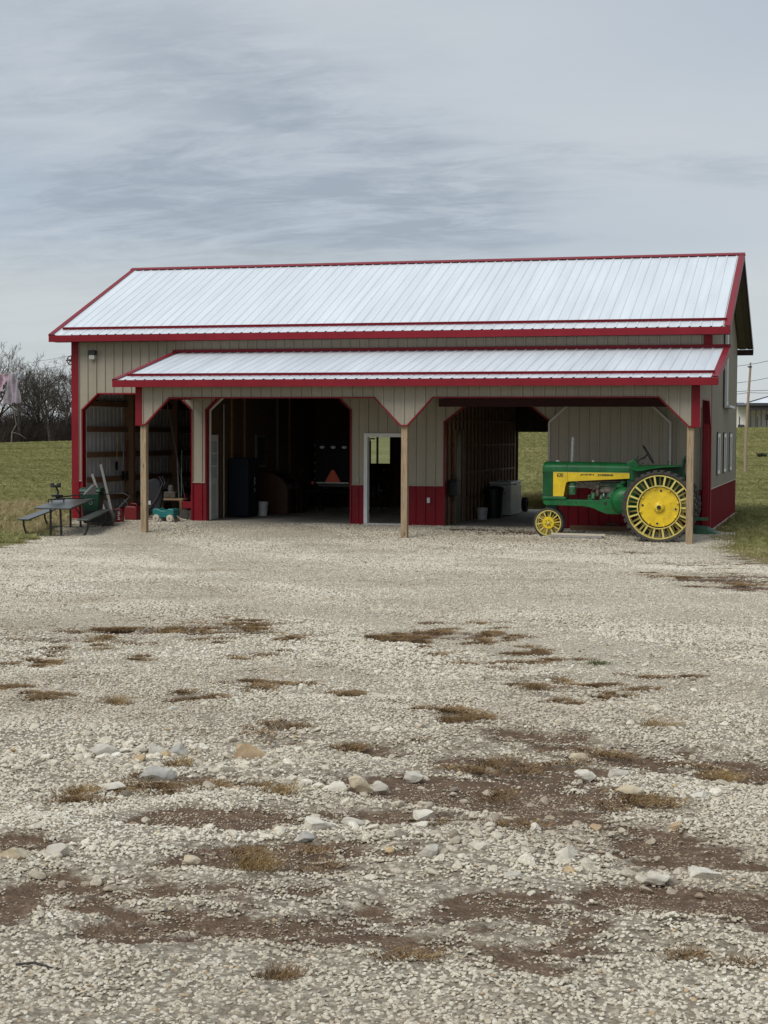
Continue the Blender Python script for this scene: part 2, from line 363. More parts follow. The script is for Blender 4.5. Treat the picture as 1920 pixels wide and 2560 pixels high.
def grid_mesh(name, x, y, z, nx, ny, material, attrs={}, kind='structure', drop=None):
    me = bpy.data.meshes.new(name)
    i = np.arange((nx-1)*(ny-1)); r = i//(nx-1); c = i % (nx-1); a = r*nx+c
    q = np.stack([a, a+1, a+nx+1, a+nx], 1)
    if drop is not None: q = q[~drop[q].all(1)]
    me.vertices.add(len(x)); me.vertices.foreach_set('co', np.stack([x, y, z], 1).ravel().astype(np.float32))
    n = len(q); me.loops.add(n*4); me.loops.foreach_set('vertex_index', q.ravel().astype(np.int32))
    me.polygons.add(n); me.polygons.foreach_set('loop_start', (np.arange(n)*4).astype(np.int32)); me.polygons.foreach_set('loop_total', np.full(n, 4, np.int32))
    me.polygons.foreach_set('use_smooth', np.ones(n, bool)); me.update(calc_edges=True)
    for k, v in attrs.items():
        at = me.attributes.new(k, 'FLOAT', 'POINT'); at.data.foreach_set('value', v.astype(np.float32))
    me.materials.append(material); o = bpy.data.objects.new(name, me); COL.objects.link(o)
    if kind: o['kind'] = kind
    return o
# --- materials of the ground
def attr(t, name, typ='GEOMETRY'):
    n = N(t, 'ShaderNodeAttribute', attribute_type=typ, attribute_name=name); return n.outputs['Fac']
def noise(t, vec, scale, detail=4, rough=.55, dist=0, out=0):
    n = N(t, 'ShaderNodeTexNoise'); L(t, vec, n.inputs[0]); n.inputs['Scale'].default_value = scale; n.inputs['Detail'].default_value = detail
    n.inputs['Roughness'].default_value = rough; n.inputs['Distortion'].default_value = dist; return n.outputs[out]
def grass_color(t, vec):
    mp = N(t, 'ShaderNodeMapping'); mp.inputs['Rotation'].default_value = (0, 0, -.16); mp.inputs['Scale'].default_value = (.16, .8, 1); L(t, vec, mp.inputs[0])
    streak = noise(t, mp.outputs[0], .55, 5, .6); big = noise(t, vec, .07, 3); fine = noise(t, vec, 6, 6, .7)
    c = ramp(t, streak, [(.34, (.15, .152, .056)), (.5, (.22, .21, .085)), (.66, (.31, .275, .13))])
    c = mixc(t, ramp(t, big, [(.42, (0,)*3), (.62, (.55,)*3)]), c, (.25, .215, .09))
    c = mixc(t, ramp(t, fine, [(.35, (.5,)*3), (.6, (0,)*3)]), c, (.07, .08, .028))
    return c, fine
def make_ground_mats():
    m = bpy.data.materials.new('field_grass'); m.use_nodes = True; t = m.node_tree; b = t.nodes['Principled BSDF']; b.inputs['Roughness'].default_value = .95; b.inputs['Specular IOR Level'].default_value = .1
    tc = N(t, 'ShaderNodeTexCoord'); c, f = grass_color(t, tc.outputs['Object']); L(t, c, b.inputs['Base Color'])
    bp = N(t, 'ShaderNodeBump'); bp.inputs['Strength'].default_value = .6; bp.inputs['Distance'].default_value = .12; L(t, f, bp.inputs['Height']); L(t, bp.outputs[0], b.inputs['Normal'])
    g = bpy.data.materials.new('gravel_yard'); g.use_nodes = True; t = g.node_tree; b = t.nodes['Principled BSDF']; b.inputs['Roughness'].default_value = .95; b.inputs['Specular IOR Level'].default_value = .12
    tc = N(t, 'ShaderNodeTexCoord'); vec = tc.outputs['Object']
    vo = N(t, 'ShaderNodeTexVoronoi'); vo.inputs['Scale'].default_value = 32; L(t, vec, vo.inputs[0])
    vo2 = N(t, 'ShaderNodeTexVoronoi'); vo2.inputs['Scale'].default_value = 85; L(t, vec, vo2.inputs[0])
    sp = N(t, 'ShaderNodeSeparateColor'); L(t, vo.outputs['Color'], sp.inputs[0])
    stone = ramp(t, sp.outputs[0], [(0, (.20, .165, .12)), (.35, (.33, .285, .21)), (.7, (.47, .41, .315)), (1, (.66, .595, .48))])
    stone = mixc(t, ramp(t, vo.outputs['Distance'], [(.25, (0,)*3), (.6, (.6,)*3)]), stone, (.13, .10, .072))  # gaps between stones darkened: soil colour plus painted gap shade
    stone = mixc(t, mathn(t, 'MULTIPLY', noise(t, vec, .45, 4), .5), stone, (.36, .305, .225))
    stone = mixc(t, mathn(t, 'MULTIPLY', attr(t, 'packed'), .7), stone, ramp(t, noise(t, vec, 60, 4, .7), [(.3, (.36, .31, .235)), (.7, (.60, .535, .42))]))
    fn = noise(t, vec, 14, 6, .7); soil = ramp(t, fn, [(.3, (.090, .058, .037)), (.55, (.150, .099, .064)), (.75, (.27, .20, .14))])
    dirt = ramp(t, mathn(t, 'ADD', attr(t, 'dirt'), mathn(t, 'MULTIPLY', mathn(t, 'SUBTRACT', noise(t, vec, 34, 5, .7), .5), 1.1)), [(.36, (0,)*3), (.60, (1,)*3)])
    c = mixc(t, dirt, stone, soil)
    gc, gf = grass_color(t, vec)
    edge = ramp(t, noise(t, vec, 2.0, 4), [(.4, (0,)*3), (.62, (1,)*3)])
    gc = mixc(t, edge, gc, (.20, .145, .085))
    gm = ramp(t, mathn(t, 'ADD', attr(t, 'gravel'), mathn(t, 'MULTIPLY', mathn(t, 'SUBTRACT', fn, .5), .6)), [(.4, (0,)*3), (.6, (1,)*3)])
    c = mixc(t, gm, gc, c); L(t, c, b.inputs['Base Color'])
    bp = N(t, 'ShaderNodeBump'); bp.inputs['Strength'].default_value = .7; bp.inputs['Distance'].default_value = .02
    hgt = mathn(t, 'ADD', mathn(t, 'SUBTRACT', 1.0, vo.outputs['Distance']), mathn(t, 'MULTIPLY', vo2.outputs['Distance'], -.5)); L(t, hgt, bp.inputs['Height']); L(t, bp.outputs[0], b.inputs['Normal'])
    return m, g
FIELDM, YARDM = make_ground_mats()
# field: one sheet to the horizon, finer near the barn; it dips under the yard sheet
ys = np.concatenate([np.linspace(-80, 14, 60), np.linspace(15, 190, 150), np.linspace(200, 2500, 50)])
xs = np.concatenate([np.linspace(-1500, -160, 24), np.linspace(-150, 90, 200), np.linspace(100, 1500, 24)])
X, Y = np.meshgrid(xs, ys); X = X.ravel(); Y = Y.ravel()
YX0, YX1, YY0, YY1 = -24.0, 12.0, -33.5, 16.0
inside = sstep((X-YX0-.5)/2.5)*sstep((YX1-.5-X)/2.5)*sstep((Y-YY0-.5)/2.5)*sstep((YY1-.5-Y)/2.5)
grid_mesh('field', X, Y, zg(X, Y)-.30*inside, len(xs), len(ys), FIELDM)
x, y, nx, ny = grid(YX0, YX1, YY0, YY1, .085)
edge = np.minimum(np.minimum(x-YX0, YX1-x), np.minimum(y-YY0, YY1-y))
gm = gravel_mask(x, y); df = dirt_field(x, y)
tread = sstep((df-.5)*3)*.012*np.sin((x*.8+y*.3)*38)*sstep((vnoise(x*.8, y*.8, 5)-.62)*6)
z = zg(x, y) + .012*(fbm(x*5, y*5, 31, 2)-.5)*gm - .035*df*gm + tread + (1-gm)*.02*(fbm(x*3, y*3, 8, 2)-.3) - .14*sstep((1.6-edge)/1.6)
floorhole = (x > -11.85) & (x < -.1) & (y > 3.15) & (y < 11.6)
z = np.where(floorhole, z-.12, z)
grid_mesh('gravel_yard', x, y, z, nx, ny, YARDM, {'dirt': df, 'gravel': gm, 'packed': packed_field(x, y)})

# --- scattering by geometry nodes: one point mesh, small prototypes
def protos(name, meshes):
    c = bpy.data.collections.new(name)
    for i, me in enumerate(meshes):
        o = bpy.data.objects.new('%s_%02d' % (name, i), me); c.objects.link(o)
    return c
def scatter(name, pts, rots, scl, idx, tone, coll, kind='stuff', label=None, cat=None, dust=None):
    me = bpy.data.meshes.new(name); n = len(pts)
    me.vertices.add(n); me.vertices.foreach_set('co', pts.ravel().astype(np.float32))
    for nm, ty, v in (('rot', 'FLOAT_VECTOR', rots), ('scl', 'FLOAT_VECTOR', scl), ('idx', 'INT', idx), ('tone', 'FLOAT', tone)) + ((('dust', 'FLOAT', dust),) if dust is not None else ()):
        a = me.attributes.new(nm, ty, 'POINT'); a.data.foreach_set('vector' if 'VECTOR' in ty else 'value', np.ascontiguousarray(v).ravel())
    o = bpy.data.objects.new(name, me); COL.objects.link(o)
    g = bpy.data.node_groups.new(name, 'GeometryNodeTree'); g.interface.new_socket('Geometry', in_out='INPUT', socket_type='NodeSocketGeometry'); g.interface.new_socket('Geometry', in_out='OUTPUT', socket_type='NodeSocketGeometry')
    gi = g.nodes.new('NodeGroupInput'); go = g.nodes.new('NodeGroupOutput'); ip = g.nodes.new('GeometryNodeInstanceOnPoints')
    ci = g.nodes.new('GeometryNodeCollectionInfo'); ci.inputs['Collection'].default_value = coll; ci.inputs['Separate Children'].default_value = True; ci.inputs['Reset Children'].default_value = True
    def na(nm, dt):
        n = g.nodes.new('GeometryNodeInputNamedAttribute'); n.data_type = dt; n.inputs['Name'].default_value = nm; return n.outputs['Attribute']
    g.links.new(gi.outputs[0], ip.inputs['Points']); g.links.new(ci.outputs[0], ip.inputs['Instance']); ip.inputs['Pick Instance'].default_value = True
    g.links.new(na('idx', 'INT'), ip.inputs['Instance Index']); g.links.new(na('rot', 'FLOAT_VECTOR'), ip.inputs['Rotation']); g.links.new(na('scl', 'FLOAT_VECTOR'), ip.inputs['Scale'])
    g.links.new(ip.outputs[0], go.inputs[0])
    md = o.modifiers.new('scatter', 'NODES'); md.node_group = g
    return tag(o, label, cat, kind=kind)
def rock_mesh(name, seed, sub, material, flat=.7, cuts=11):
    r = np.random.default_rng(seed); bm = bmesh.new(); bmesh.ops.create_icosphere(bm, subdivisions=sub, radius=1)
    v = np.array([p.co[:] for p in bm.verts])
    for _ in range(cuts):
        n = r.normal(size=3); n /= np.linalg.norm(n); d = r.uniform(.55, .88) if sub < 3 else r.uniform(.42, .80)
        k = v@n-d; v = v-np.outer(np.clip(k, 0, None), n)*(.94 if sub < 3 else .99)
    v = v*np.array([1, r.uniform(.65, .95), flat*r.uniform(.75, 1.1)])
    if sub > 2:
        for i in range(len(v)):
            p = Vector(v[i]*3.0+seed); 
            from mathutils import noise as mn
            v[i] *= 1+.10*mn.noise(p*.8)+.045*mn.noise(p*2.5)+.022*mn.noise(p*6)
    for p, c in zip(bm.verts, v): p.co = c
    me = bpy.data.meshes.new(name); bm.to_mesh(me); bm.free(); me.materials.append(material)
    if sub > 2: me.polygons.foreach_set('use_smooth', [True]*len(me.polygons)); me.set_sharp_from_angle(angle=.30)
    return me
def tone_mat(name, stops, rough=.9, bump=True, scale=3, dust=None):
    m = bpy.data.materials.new(name); m.use_nodes = True; t = m.node_tree; b = t.nodes['Principled BSDF']; b.inputs['Roughness'].default_value = rough; b.inputs['Specular IOR Level'].default_value = .2
    c = ramp(t, attr(t, 'tone', 'INSTANCER'), stops)
    if dust: c = mixc(t, attr(t, 'dust', 'INSTANCER'), c, dust)
    if bump:
        tc = N(t, 'ShaderNodeTexCoord'); n = noise(t, tc.outputs['Object'], scale, 5, .6)
        c = mixc(t, 1.0, c, ramp(t, n, [(.3, (.72,)*3), (.7, (1.15,)*3)]), 'MULTIPLY')
    L(t, c, b.inputs['Base Color']); return m
STONEM = tone_mat('gravel_stone', [(0, (.19, .16, .12)), (.12, (.37, .32, .245)), (.4, (.60, .535, .415)), (.66, (.71, .64, .51)), (.85, (.79, .735, .61)), (.95, (.85, .82, .72)), (1, (.54, .40, .23))], dust=(.30, .22, .145))
stones = protos('stone', [rock_mesh('stone', 100+i, 2, STONEM, .62) for i in range(10)])
def frustum_points(d0, d1, dens, margin):
    """random points on the ground between two distances, a little wider than the view"""
    hw = .238; area = 0.5*((d0+d1))*(d1-d0)*2*hw+2*margin*(d1-d0); n = int(area*dens)
    d = np.sqrt(nr.uniform(d0**2, d1**2, n)); l = nr.uniform(-1, 1, n)*(d*hw+margin)
    keep = nr.uniform(0, 1, n) < 1; x = CX+d*FH[0]+l*RH[0]; y = CY+d*FH[1]+l*RH[1]; return x, y
xs_, ys_, sz = [], [], []
for d0, d1, dens, rmin, rmax in ((3.2, 8, 3400, .0058, .0158), (8, 13, 2300, .007, .0175), (13, 20, 1200, .011, .022), (20, 30, 900, .013, .0255), (30, 38.5, 760, .014, .026)):
    x, y = frustum_points(d0, d1, dens, 1.2); n = len(x); s = rmin+(rmax-rmin)*nr.beta(1.6, 3.2, n)
    xs_.append(x); ys_.append(y); sz.append(s)
for d0, d1, dens in ((3.2, 8, 1500), (8, 14, 700)):
    x, y = frustum_points(d0, d1, dens, 1.2); k = dirt_field(x, y) > .2; xs_.append(x[k]); ys_.append(y[k]); sz.append(nr.uniform(.003, .0075, k.sum()))
x, y = frustum_points(6, 14, 16, .8); k = (fbm(x*1.1, y*1.1, 19, 3) > .47); xs_.append(x[k]); ys_.append(y[k]); sz.append(.02+.032*nr.beta(1, 3, k.sum()))
for px_, py_, n_, sp in ((300, 1885, 55, .55), (420, 1900, 35, .4), (880, 1985, 45, .5), (1150, 2090, 34, .5), (1400, 2130, 24, .45), (780, 2080, 22, .4), (130, 2130, 24, .4), (1640, 2200, 18, .45)):
    g_ = ground(px_, py_); xs_.append(nr.normal(g_[0], sp, n_)); ys_.append(nr.normal(g_[1], sp*.6, n_)); sz.append(.0265+.028*nr.beta(1, 3, n_))
x = np.concatenate(xs_); y = np.concatenate(ys_); s = np.concatenate(sz)
df = dirt_field(x, y); gmk = gravel_mask(x, y); u = nr.uniform(0, 1, len(x))
lush = (.72+.5*fbm(x*.9, y*.9, 88, 3))*(1-.30*packed_field(x, y))
keep = (u < np.where((s < .0078) | (s > .0262), 1, 0)+(1-.72*sstep((df-.1)*1.15))*lush) & (gmk > nr.uniform(.2, .8, len(x))) & ~((x > -11.9) & (x < .02) & (y > 2.95)) & (y < 9)
x, y, s, df = x[keep], y[keep], s[keep], df[keep]; n = len(x)
z = zg(x, y)-.035*df + s*nr.uniform(-.1, .35, n)
pk = packed_field(x, y); s = s*(1-.38*df*nr.uniform(.3, 1.2, n))*(1-.30*pk)
tone = np.clip(nr.beta(2.3, 1.9, n)*.92+(fbm(x*.8, y*.8, 66, 3)-.5)*.35-.22*df, 0, .96); tone[nr.uniform(0, 1, n) < .012] = 1
rot = np.stack([nr.uniform(-.5, .5, n), nr.uniform(-.5, .5, n), nr.uniform(0, 6.28, n)], 1)
scatter('gravel', np.stack([x, y, z], 1), rot, np.stack([s, s, s], 1)*nr.uniform(.85, 1.2, (n, 3)), nr.integers(0, 10, n).astype(np.int32), tone, stones, dust=np.clip(df*.5+.55*(fbm(x*.7, y*.9, 45, 4)-.48)*2+nr.uniform(-.1, .12, n), 0, .85).astype(np.float32), label='loose grey limestone gravel covering the yard', cat='gravel')
print('gravel stones', n)

# ================================================================ BARN
barn = empty('barn', (0, 0, 0), 0, 'tan and red metal pole barn with white steel roof and open front porch', 'barn')
RIB = .2286
def sheet(name, O, S, V, Nn, s0, s1, lo, hi, front, back, parent, phase=0.0, panel=RIB*4, ribh=.025, thick=.004):
    O, S, V, Nn = map(Vector, (O, S, V, Nn)); lo = [(s0, lo), (s1, lo)] if not isinstance(lo, list) else lo; hi = [(s0, hi), (s1, hi)] if not isinstance(hi, list) else hi
    LO = lambda s: float(np.interp(s, [p[0] for p in lo], [p[1] for p in lo])); HI = lambda s: float(np.interp(s, [p[0] for p in hi], [p[1] for p in hi]))
    tw_r = .019 if ribh > .02 else .012; bw_r = .026 if ribh > .02 else .030
    def h(s):
        t = (s-phase)/RIB; d = abs(t-round(t))*RIB
        return ribh*float(np.clip((bw_r-d)/(bw_r-tw_r), 0, 1))
    cuts = [s0]; k = math.floor((s0-phase)/panel)+1
    while phase+k*panel < s1-.02:
        if phase+k*panel > s0+.02: cuts.append(phase+k*panel)
        k += 1
    cuts.append(s1)
    out = []
    for a, b in zip(cuts[:-1], cuts[1:]):
        ss = {a, b}; k0 = math.floor((a-phase)/RIB)-1
        for k in range(k0, int((b-a)/RIB)+k0+4):
            c = phase+k*RIB
            for d in (-bw_r, -tw_r, tw_r, bw_r):
                if a < c+d < b: ss.add(c+d)
        for p in lo+hi:
            if a < p[0] < b: ss.add(p[0])
        ss = sorted(ss); mb = MB(); vs = []
        for s in ss:
            for v in (LO(s), HI(s)):
                base = O+S*s+V*v
                vs.append(base+Nn*h(s)); vs.append(base+Nn*(h(s)-thick))
        fs = []; mi = []
        for i in range(len(ss)-1):
            if HI((ss[i]+ss[i+1])/2)-LO((ss[i]+ss[i+1])/2) < 1e-3: continue
            q = i*4; w = q+4
            fs += [(q, w, w+2, q+2), (q+1, q+3, w+3, w+1), (q, q+1, w+1, w), (q+2, w+2, w+3, q+3)]; mi += [0, 1, 0, 0]
        q = (len(ss)-1)*4; fs += [(0, 2, 3, 1), (q, q+1, q+3, q+2)]; mi += [0, 0]
        me = bpy.data.meshes.new(name); me.from_pydata([tuple(v) for v in vs], [], fs); me.materials.append(front); me.materials.append(back)
        me.polygons.foreach_set('material_index', mi); me.update()
        o = bpy.data.objects.new(name, me); COL.objects.link(o); o.parent = parent; out.append(o)
    return out
XA, YA, ZA = (1, 0, 0), (0, 1, 0), (0, 0, 1)
ZB, ZW, HB, HT = .0925, 1.0144, 2.379, 2.969
EAVEZ, EAVEY, RIDGEZ, RIDGEY, OV = 4.53, P-.405, 6.575, P+W/2, .42
SL = (RIDGEZ-EAVEZ)/(RIDGEY-EAVEY)
def roofz(y): return EAVEZ+SL*((y if y <= RIDGEY else 2*RIDGEY-y)-EAVEY)
def tbox(name, a, b, m, parent=barn, bevel=.004): return MB().box(a, b).build(name, m, parent, bevel=bevel)
# --- openings of the front wall: (x0, x1, shoulder, top, chamfer)
OPS = [(-15.01, -12.11, 2.75, 3.15, .43), (-11.79, -8.155, 2.75, 3.15, .43), (-5.965, -3.47, 2.48, 2.86, .50)]
def over(op, z1):
    x0, x1, zs, zt, c = op
    return x0, x1, [(x0, zs), (x0+c, zt), (x1-c, zt), (x1, zs)]
WALLTOP = roofz(P)-.05
def front(x0, x1, lo=None):
    if lo is None:
        sheet('wainscot_panel', (0, P, 0), XA, ZA, (0, -1, 0), x0, x1, ZB, ZW, RED, LINER, barn)
        sheet('siding_panel', (0, P, 0), XA, ZA, (0, -1, 0), x0, x1, ZW, WALLTOP, TAN, LINER, barn)
        tbox('wainscot_cap', (x0, P-.028, ZW-.012), (x1, P+.002, ZW+.014), TAN)
        tbox('base_trim', (x0, P-.026, ZB-.02), (x1, P+.002, ZB+.03), RED)
    else: sheet('siding_panel', (0, P, 0), XA, ZA, (0, -1, 0), x0, x1, lo, WALLTOP, TAN, LINER, barn)
front(-LB, -15.01); front(-12.11, -11.79); front(-8.155, -7.85); front(-6.87, -5.965); front(-3.47, 0)
for op in OPS: front(*over(op, 0))
front(-7.85, -6.87, 2.206)
def jamb_trim(op, m, y0, y1, w=.035, depth_=None):
    """trim lining an opening with clipped corners"""
    x0, x1, zs, zt, c = op
    pts = [(x0, ZB), (x0, zs), (x0+c, zt), (x1-c, zt), (x1, zs), (x1, ZB)]
    for i in range(5):
        a, b = pts[i], pts[i+1]
        nx, nz = (b[1]-a[1]), -(b[0]-a[0]); l = math.hypot(nx, nz); nx, nz = nx/l*w, nz/l*w
        MB().prism([a, b, (b[0]+nx, b[1]+nz), (a[0]+nx, a[1]+nz)], 'Y', y0, y1).build('opening_trim', m, barn)
for op in OPS: jamb_trim(op, REDT, P-.035, P+.15)
# white inner edge trim of the wide opening
x0, x1, zs, zt, c = OPS[1]
for a, b in (((x0+.04, .12), (x0+.04, zs-.01)), ((x0+.04, zs-.01), (x0+c+.02, zt-.045))):
    MB().beam((a[0]+.02, P+.17, a[1]), (b[0]+.02, P+.17, b[1]), .05, .035, up=(1, 0, 0)).build('white_edge_trim', WHITE, barn)
MB().box((-15.0, P+.155, .1), (-14.975, P+.18, 2.74)).build('white_edge_trim', WHITE, barn)
# corner trim
for x0, x1 in ((-LB-.03, -LB+.16), (-.16, .03)):
    tbox('corner_trim', (x0, P-.034, ZW+.005), (x1, P+.02, WALLTOP-.04), REDT); tbox('corner_trim', (x0, P-.036, ZB), (x1, P+.02, ZW+.003), RED)
tbox('corner_trim', (.004, P+.022, ZB), (.03, P+.16, ZW), RED); tbox('corner_trim', (.004, P+.022, ZW+.002), (.03, P+.16, roofz(P)-.1), REDT)
# --- right gable wall and porch end
def gable(x, nx, side):
    hi = [(P, roofz(P)-.04), (RIDGEY, roofz(RIDGEY)-.04), (P+W, roofz(P+W)-.04)]
    sheet('siding_panel', (x, 0, 0), YA, ZA, (nx, 0, 0), P, P+W, ZW, hi, TAN, LINER, barn)
    sheet('wainscot_panel', (x, 0, 0), YA, ZA, (nx, 0, 0), P, P+W, ZB, ZW, RED, LINER, barn)
gable(0, 1, 1); gable(-LB, -1, 0)
tbox('base_trim', (-.002, P+.1, ZB-.03), (.028, P+W, ZB+.02), CONC); tbox('wainscot_cap', (.001, P+.16, ZW-.01), (.03, P+W, ZW+.012), TAN)
tbox('corner_trim', (-.1, P+W-.002, ZB), (.026, P+W+.03, roofz(P+W)-.08), mat('dark_edge', (.03, .02, .02), .6))
PR0, PRS = 3.345, (4.10-3.345)/(P+.381)
def prz(y): return PR0+PRS*(y+.381)
PLO = [(0, HB), (.16, HB), (.60, 2.93), (2.45, 2.95), (2.9, 2.42), (P, 2.40)]
for x, nx in ((-.002, 1), (-PW, -1)):
    if nx < 0: PLO = PLO[:3]+[(P, 3.0)]
    sheet('porch_end_panel', (x, 0, 0), YA, ZA, (nx, 0, 0), 0, P-.04, PLO, [(0, prz(0)-.05), (P, prz(P)-.05)], TAN, LINER, barn)
    for a, b in zip(PLO[:-1], PLO[1:]):
        MB().beam((x, a[0], a[1]), (x, b[0], b[1]), .05, .03).build('porch_end_trim', REDT, barn)
tbox('porch_inner_post', (-.13, P-.16, ZB), (-.01, P-.037, 2.45), REDT)
# --- porch header with clipped corners
HLO = [(-PW, HB), (-PW+.20, HB), (-11.41, HT), (-6.747, HT), (-6.17, HB), (-6.02, HB), (-5.469, HT), (-.798, HT), (-.19, HB), (0, HB)]
sheet('porch_header_panel', (0, 0, 0), XA, ZA, (0, -1, 0), -PW, 0, HLO, prz(0)-.03, TAN, LINER, barn, phase=.06)
for a, b in zip(HLO[:-1], HLO[1:]):
    MB().beam((a[0], -.012, a[1]-.008), (b[0], -.012, b[1]-.008), .06, .03).build('header_trim', REDT, barn)
for x0, x1 in ((-PW-.028, -PW+.135), (-.135, .028)):
    tbox('corner_trim', (x0, -.032, HB-.03), (x1, .002, prz(0)-.06), REDT); xs2 = (x0, x0+.03) if x0 < -5 else (x1-.026, x1)
    tbox('corner_trim', (xs2[0], .004, HB-.03), (xs2[1], .16, prz(0)-.06), REDT)
MB().box((-PW+.02, .03, 2.97), (-.03, .075, 3.25)).build('header_beam', DARKWOOD, barn)
for i, px in enumerate((-12.055, -6.096, -.16)):
    zz = zg1(px, .1); g = MB(); w = .068
    g.box((px-w, .02, zz-.12), (px+w, .155, HB+.25)); g.build('porch_post', POST, barn, bevel=.008)
# --- porch roof
def slope_sheet(name, y0, z0, y1, z1, xa, xb, front_, back_, phase=0, thick=.004):
    d = Vector((0, y1-y0, z1-z0)); ln = d.length; d.normalize(); n = Vector((1, 0, 0)).cross(d)
    if n.z < 0: n = -n
    sheet(name, (0, y0, z0), XA, d, n, xa, xb, 0, ln, front_, back_, barn, phase=phase, thick=thick, ribh=.017); return d, n, ln
PX0, PX1 = -PW-.40, .40
slope_sheet('porch_roof_panel', -.375, PR0, P-.03, prz(P-.03), PX0+.02, PX1-.02, WHITEROOF, ROOFUNDER, phase=.05)
slope_sheet('roof_panel', EAVEY, EAVEZ, RIDGEY, RIDGEZ, -LB-OV+.03, OV-.03, WHITEROOF, ROOFUNDER, phase=.02)
slope_sheet('roof_panel', 2*RIDGEY-EAVEY, EAVEZ, RIDGEY, RIDGEZ, -LB-OV+.03, OV-.03, WHITEROOF, ROOFUNDER, phase=.02)
def fascia(name, xa, xb, y, z0, z1, m=REDT):
    MB().box((xa, y-.03, z0), (xb, y, z1)).build(name, m, barn, bevel=.004)
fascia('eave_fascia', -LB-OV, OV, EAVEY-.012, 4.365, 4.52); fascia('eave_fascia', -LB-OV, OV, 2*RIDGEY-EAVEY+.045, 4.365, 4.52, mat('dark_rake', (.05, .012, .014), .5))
fascia('porch_fascia', PX0, PX1, -.388, 3.185, 3.335)
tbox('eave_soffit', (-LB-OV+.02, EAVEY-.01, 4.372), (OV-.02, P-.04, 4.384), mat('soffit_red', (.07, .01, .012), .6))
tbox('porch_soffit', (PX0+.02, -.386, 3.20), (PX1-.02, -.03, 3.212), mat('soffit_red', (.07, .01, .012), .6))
def rake(name, x, y0, z0, y1, z1, sgn, m=REDT):
    """L-shaped trim along a sloping roof edge"""
    d = Vector((0, y1-y0, z1-z0)).normalized(); n = Vector((1, 0, 0)).cross(d); n = n if n.z > 0 else -n
    a = Vector((x, y0, z0)); b = Vector((x, y1, z1)); t = n*.026
    mb = MB(); mb.beam(a+t-Vector((sgn*.062, 0, 0)), b+t-Vector((sgn*.062, 0, 0)), .125, .012, up=n)
    mb.beam(a-n*.05, b-n*.05, .014, .16, up=n); mb.build(name, m, barn)
for x, sg in ((OV, 1), (-LB-OV, -1)):
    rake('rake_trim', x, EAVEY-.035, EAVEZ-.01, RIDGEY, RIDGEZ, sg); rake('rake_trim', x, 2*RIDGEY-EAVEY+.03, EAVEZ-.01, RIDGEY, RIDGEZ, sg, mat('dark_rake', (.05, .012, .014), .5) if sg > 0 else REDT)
for x, sg in ((PX1, 1), (PX0, -1)): rake('porch_rake_trim', x, -.41, PR0-.01, P-.03, prz(P-.03), sg)
# ridge cap, porch head flashing, snow guards
mb = MB()
for sgn in (1, -1):
    a = Vector((0, RIDGEY, RIDGEZ+.045)); d = Vector((0, -sgn*.15, -.15*SL))
    mb.add([a+Vector((-LB-OV-.02, 0, 0)), a+Vector((OV+.02, 0, 0)), a+d+Vector((OV+.02, 0, 0)), a+d+Vector((-LB-OV-.02, 0, 0)),
            a+Vector((-LB-OV-.02, 0, -.012)), a+Vector((OV+.02, 0, -.012)), a+d+Vector((OV+.02, 0, -.012)), a+d+Vector((-LB-OV-.02, 0, -.012))],
           [(0, 1, 2, 3), (4, 7, 6, 5), (3, 2, 6, 7), (0, 3, 7, 4), (1, 5, 6, 2)])
mb.build('ridge_cap', REDT, barn)
tbox('porch_head_flashing', (PX0-.01, P-.075, prz(P-.03)-.0), (PX1+.02, P-.022, prz(P-.03)+.075), REDT)
for xa, xb, y, z, s_ in ((-LB-OV+.2, OV-.08, EAVEY+.30, roofz(EAVEY+.30), SL), (PX0+.2, PX1-.08, -.375+.30, prz(-.075), PRS)):
    g = MB().box((xa, y-.006, z+.018), (xb, y+.006, z+.075)).box((xa, y-.028, z+.063), (xb, y+.028, z+.078)).build('snow_guard', REDT, barn, bevel=.003)
# back wall with a wide opening and a double window
YB = P+W
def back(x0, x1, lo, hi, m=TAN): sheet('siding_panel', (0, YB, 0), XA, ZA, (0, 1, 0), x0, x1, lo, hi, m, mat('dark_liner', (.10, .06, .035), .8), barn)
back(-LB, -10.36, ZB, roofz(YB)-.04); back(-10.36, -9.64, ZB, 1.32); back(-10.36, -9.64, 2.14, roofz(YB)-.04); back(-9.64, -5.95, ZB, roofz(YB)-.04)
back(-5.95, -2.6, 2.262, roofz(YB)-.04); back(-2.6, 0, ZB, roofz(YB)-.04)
wn = MB().box((-10.38, YB-.05, 1.29), (-10.33, YB+.04, 2.16)).box((-9.67, YB-.05, 1.29), (-9.62, YB+.04, 2.16)).box((-10.33, YB-.05, 2.12), (-9.67, YB+.04, 2.17)).box((-10.33, YB-.05, 1.28), (-9.67, YB+.04, 1.34)).box((-10.075, YB-.04, 1.34), (-10.025, YB+.03, 2.12)).build('back_window', BLACKM, barn)
m_clear = bpy.data.materials.new('clear_glass'); m_clear.use_nodes = True
_b = m_clear.node_tree.nodes['Principled BSDF']; _b.inputs['Transmission Weight'].default_value = 1; _b.inputs['Roughness'].default_value = .0; _b.inputs['IOR'].default_value = 1.05; _b.inputs['Base Color'].default_value = (.86, .9, .86, 1)
for a, b in ((-10.33, -10.075), (-10.025, -9.67)): MB().box((a, YB-.004, 1.34), (b, YB+.004, 2.12)).build('pane', m_clear, wn)
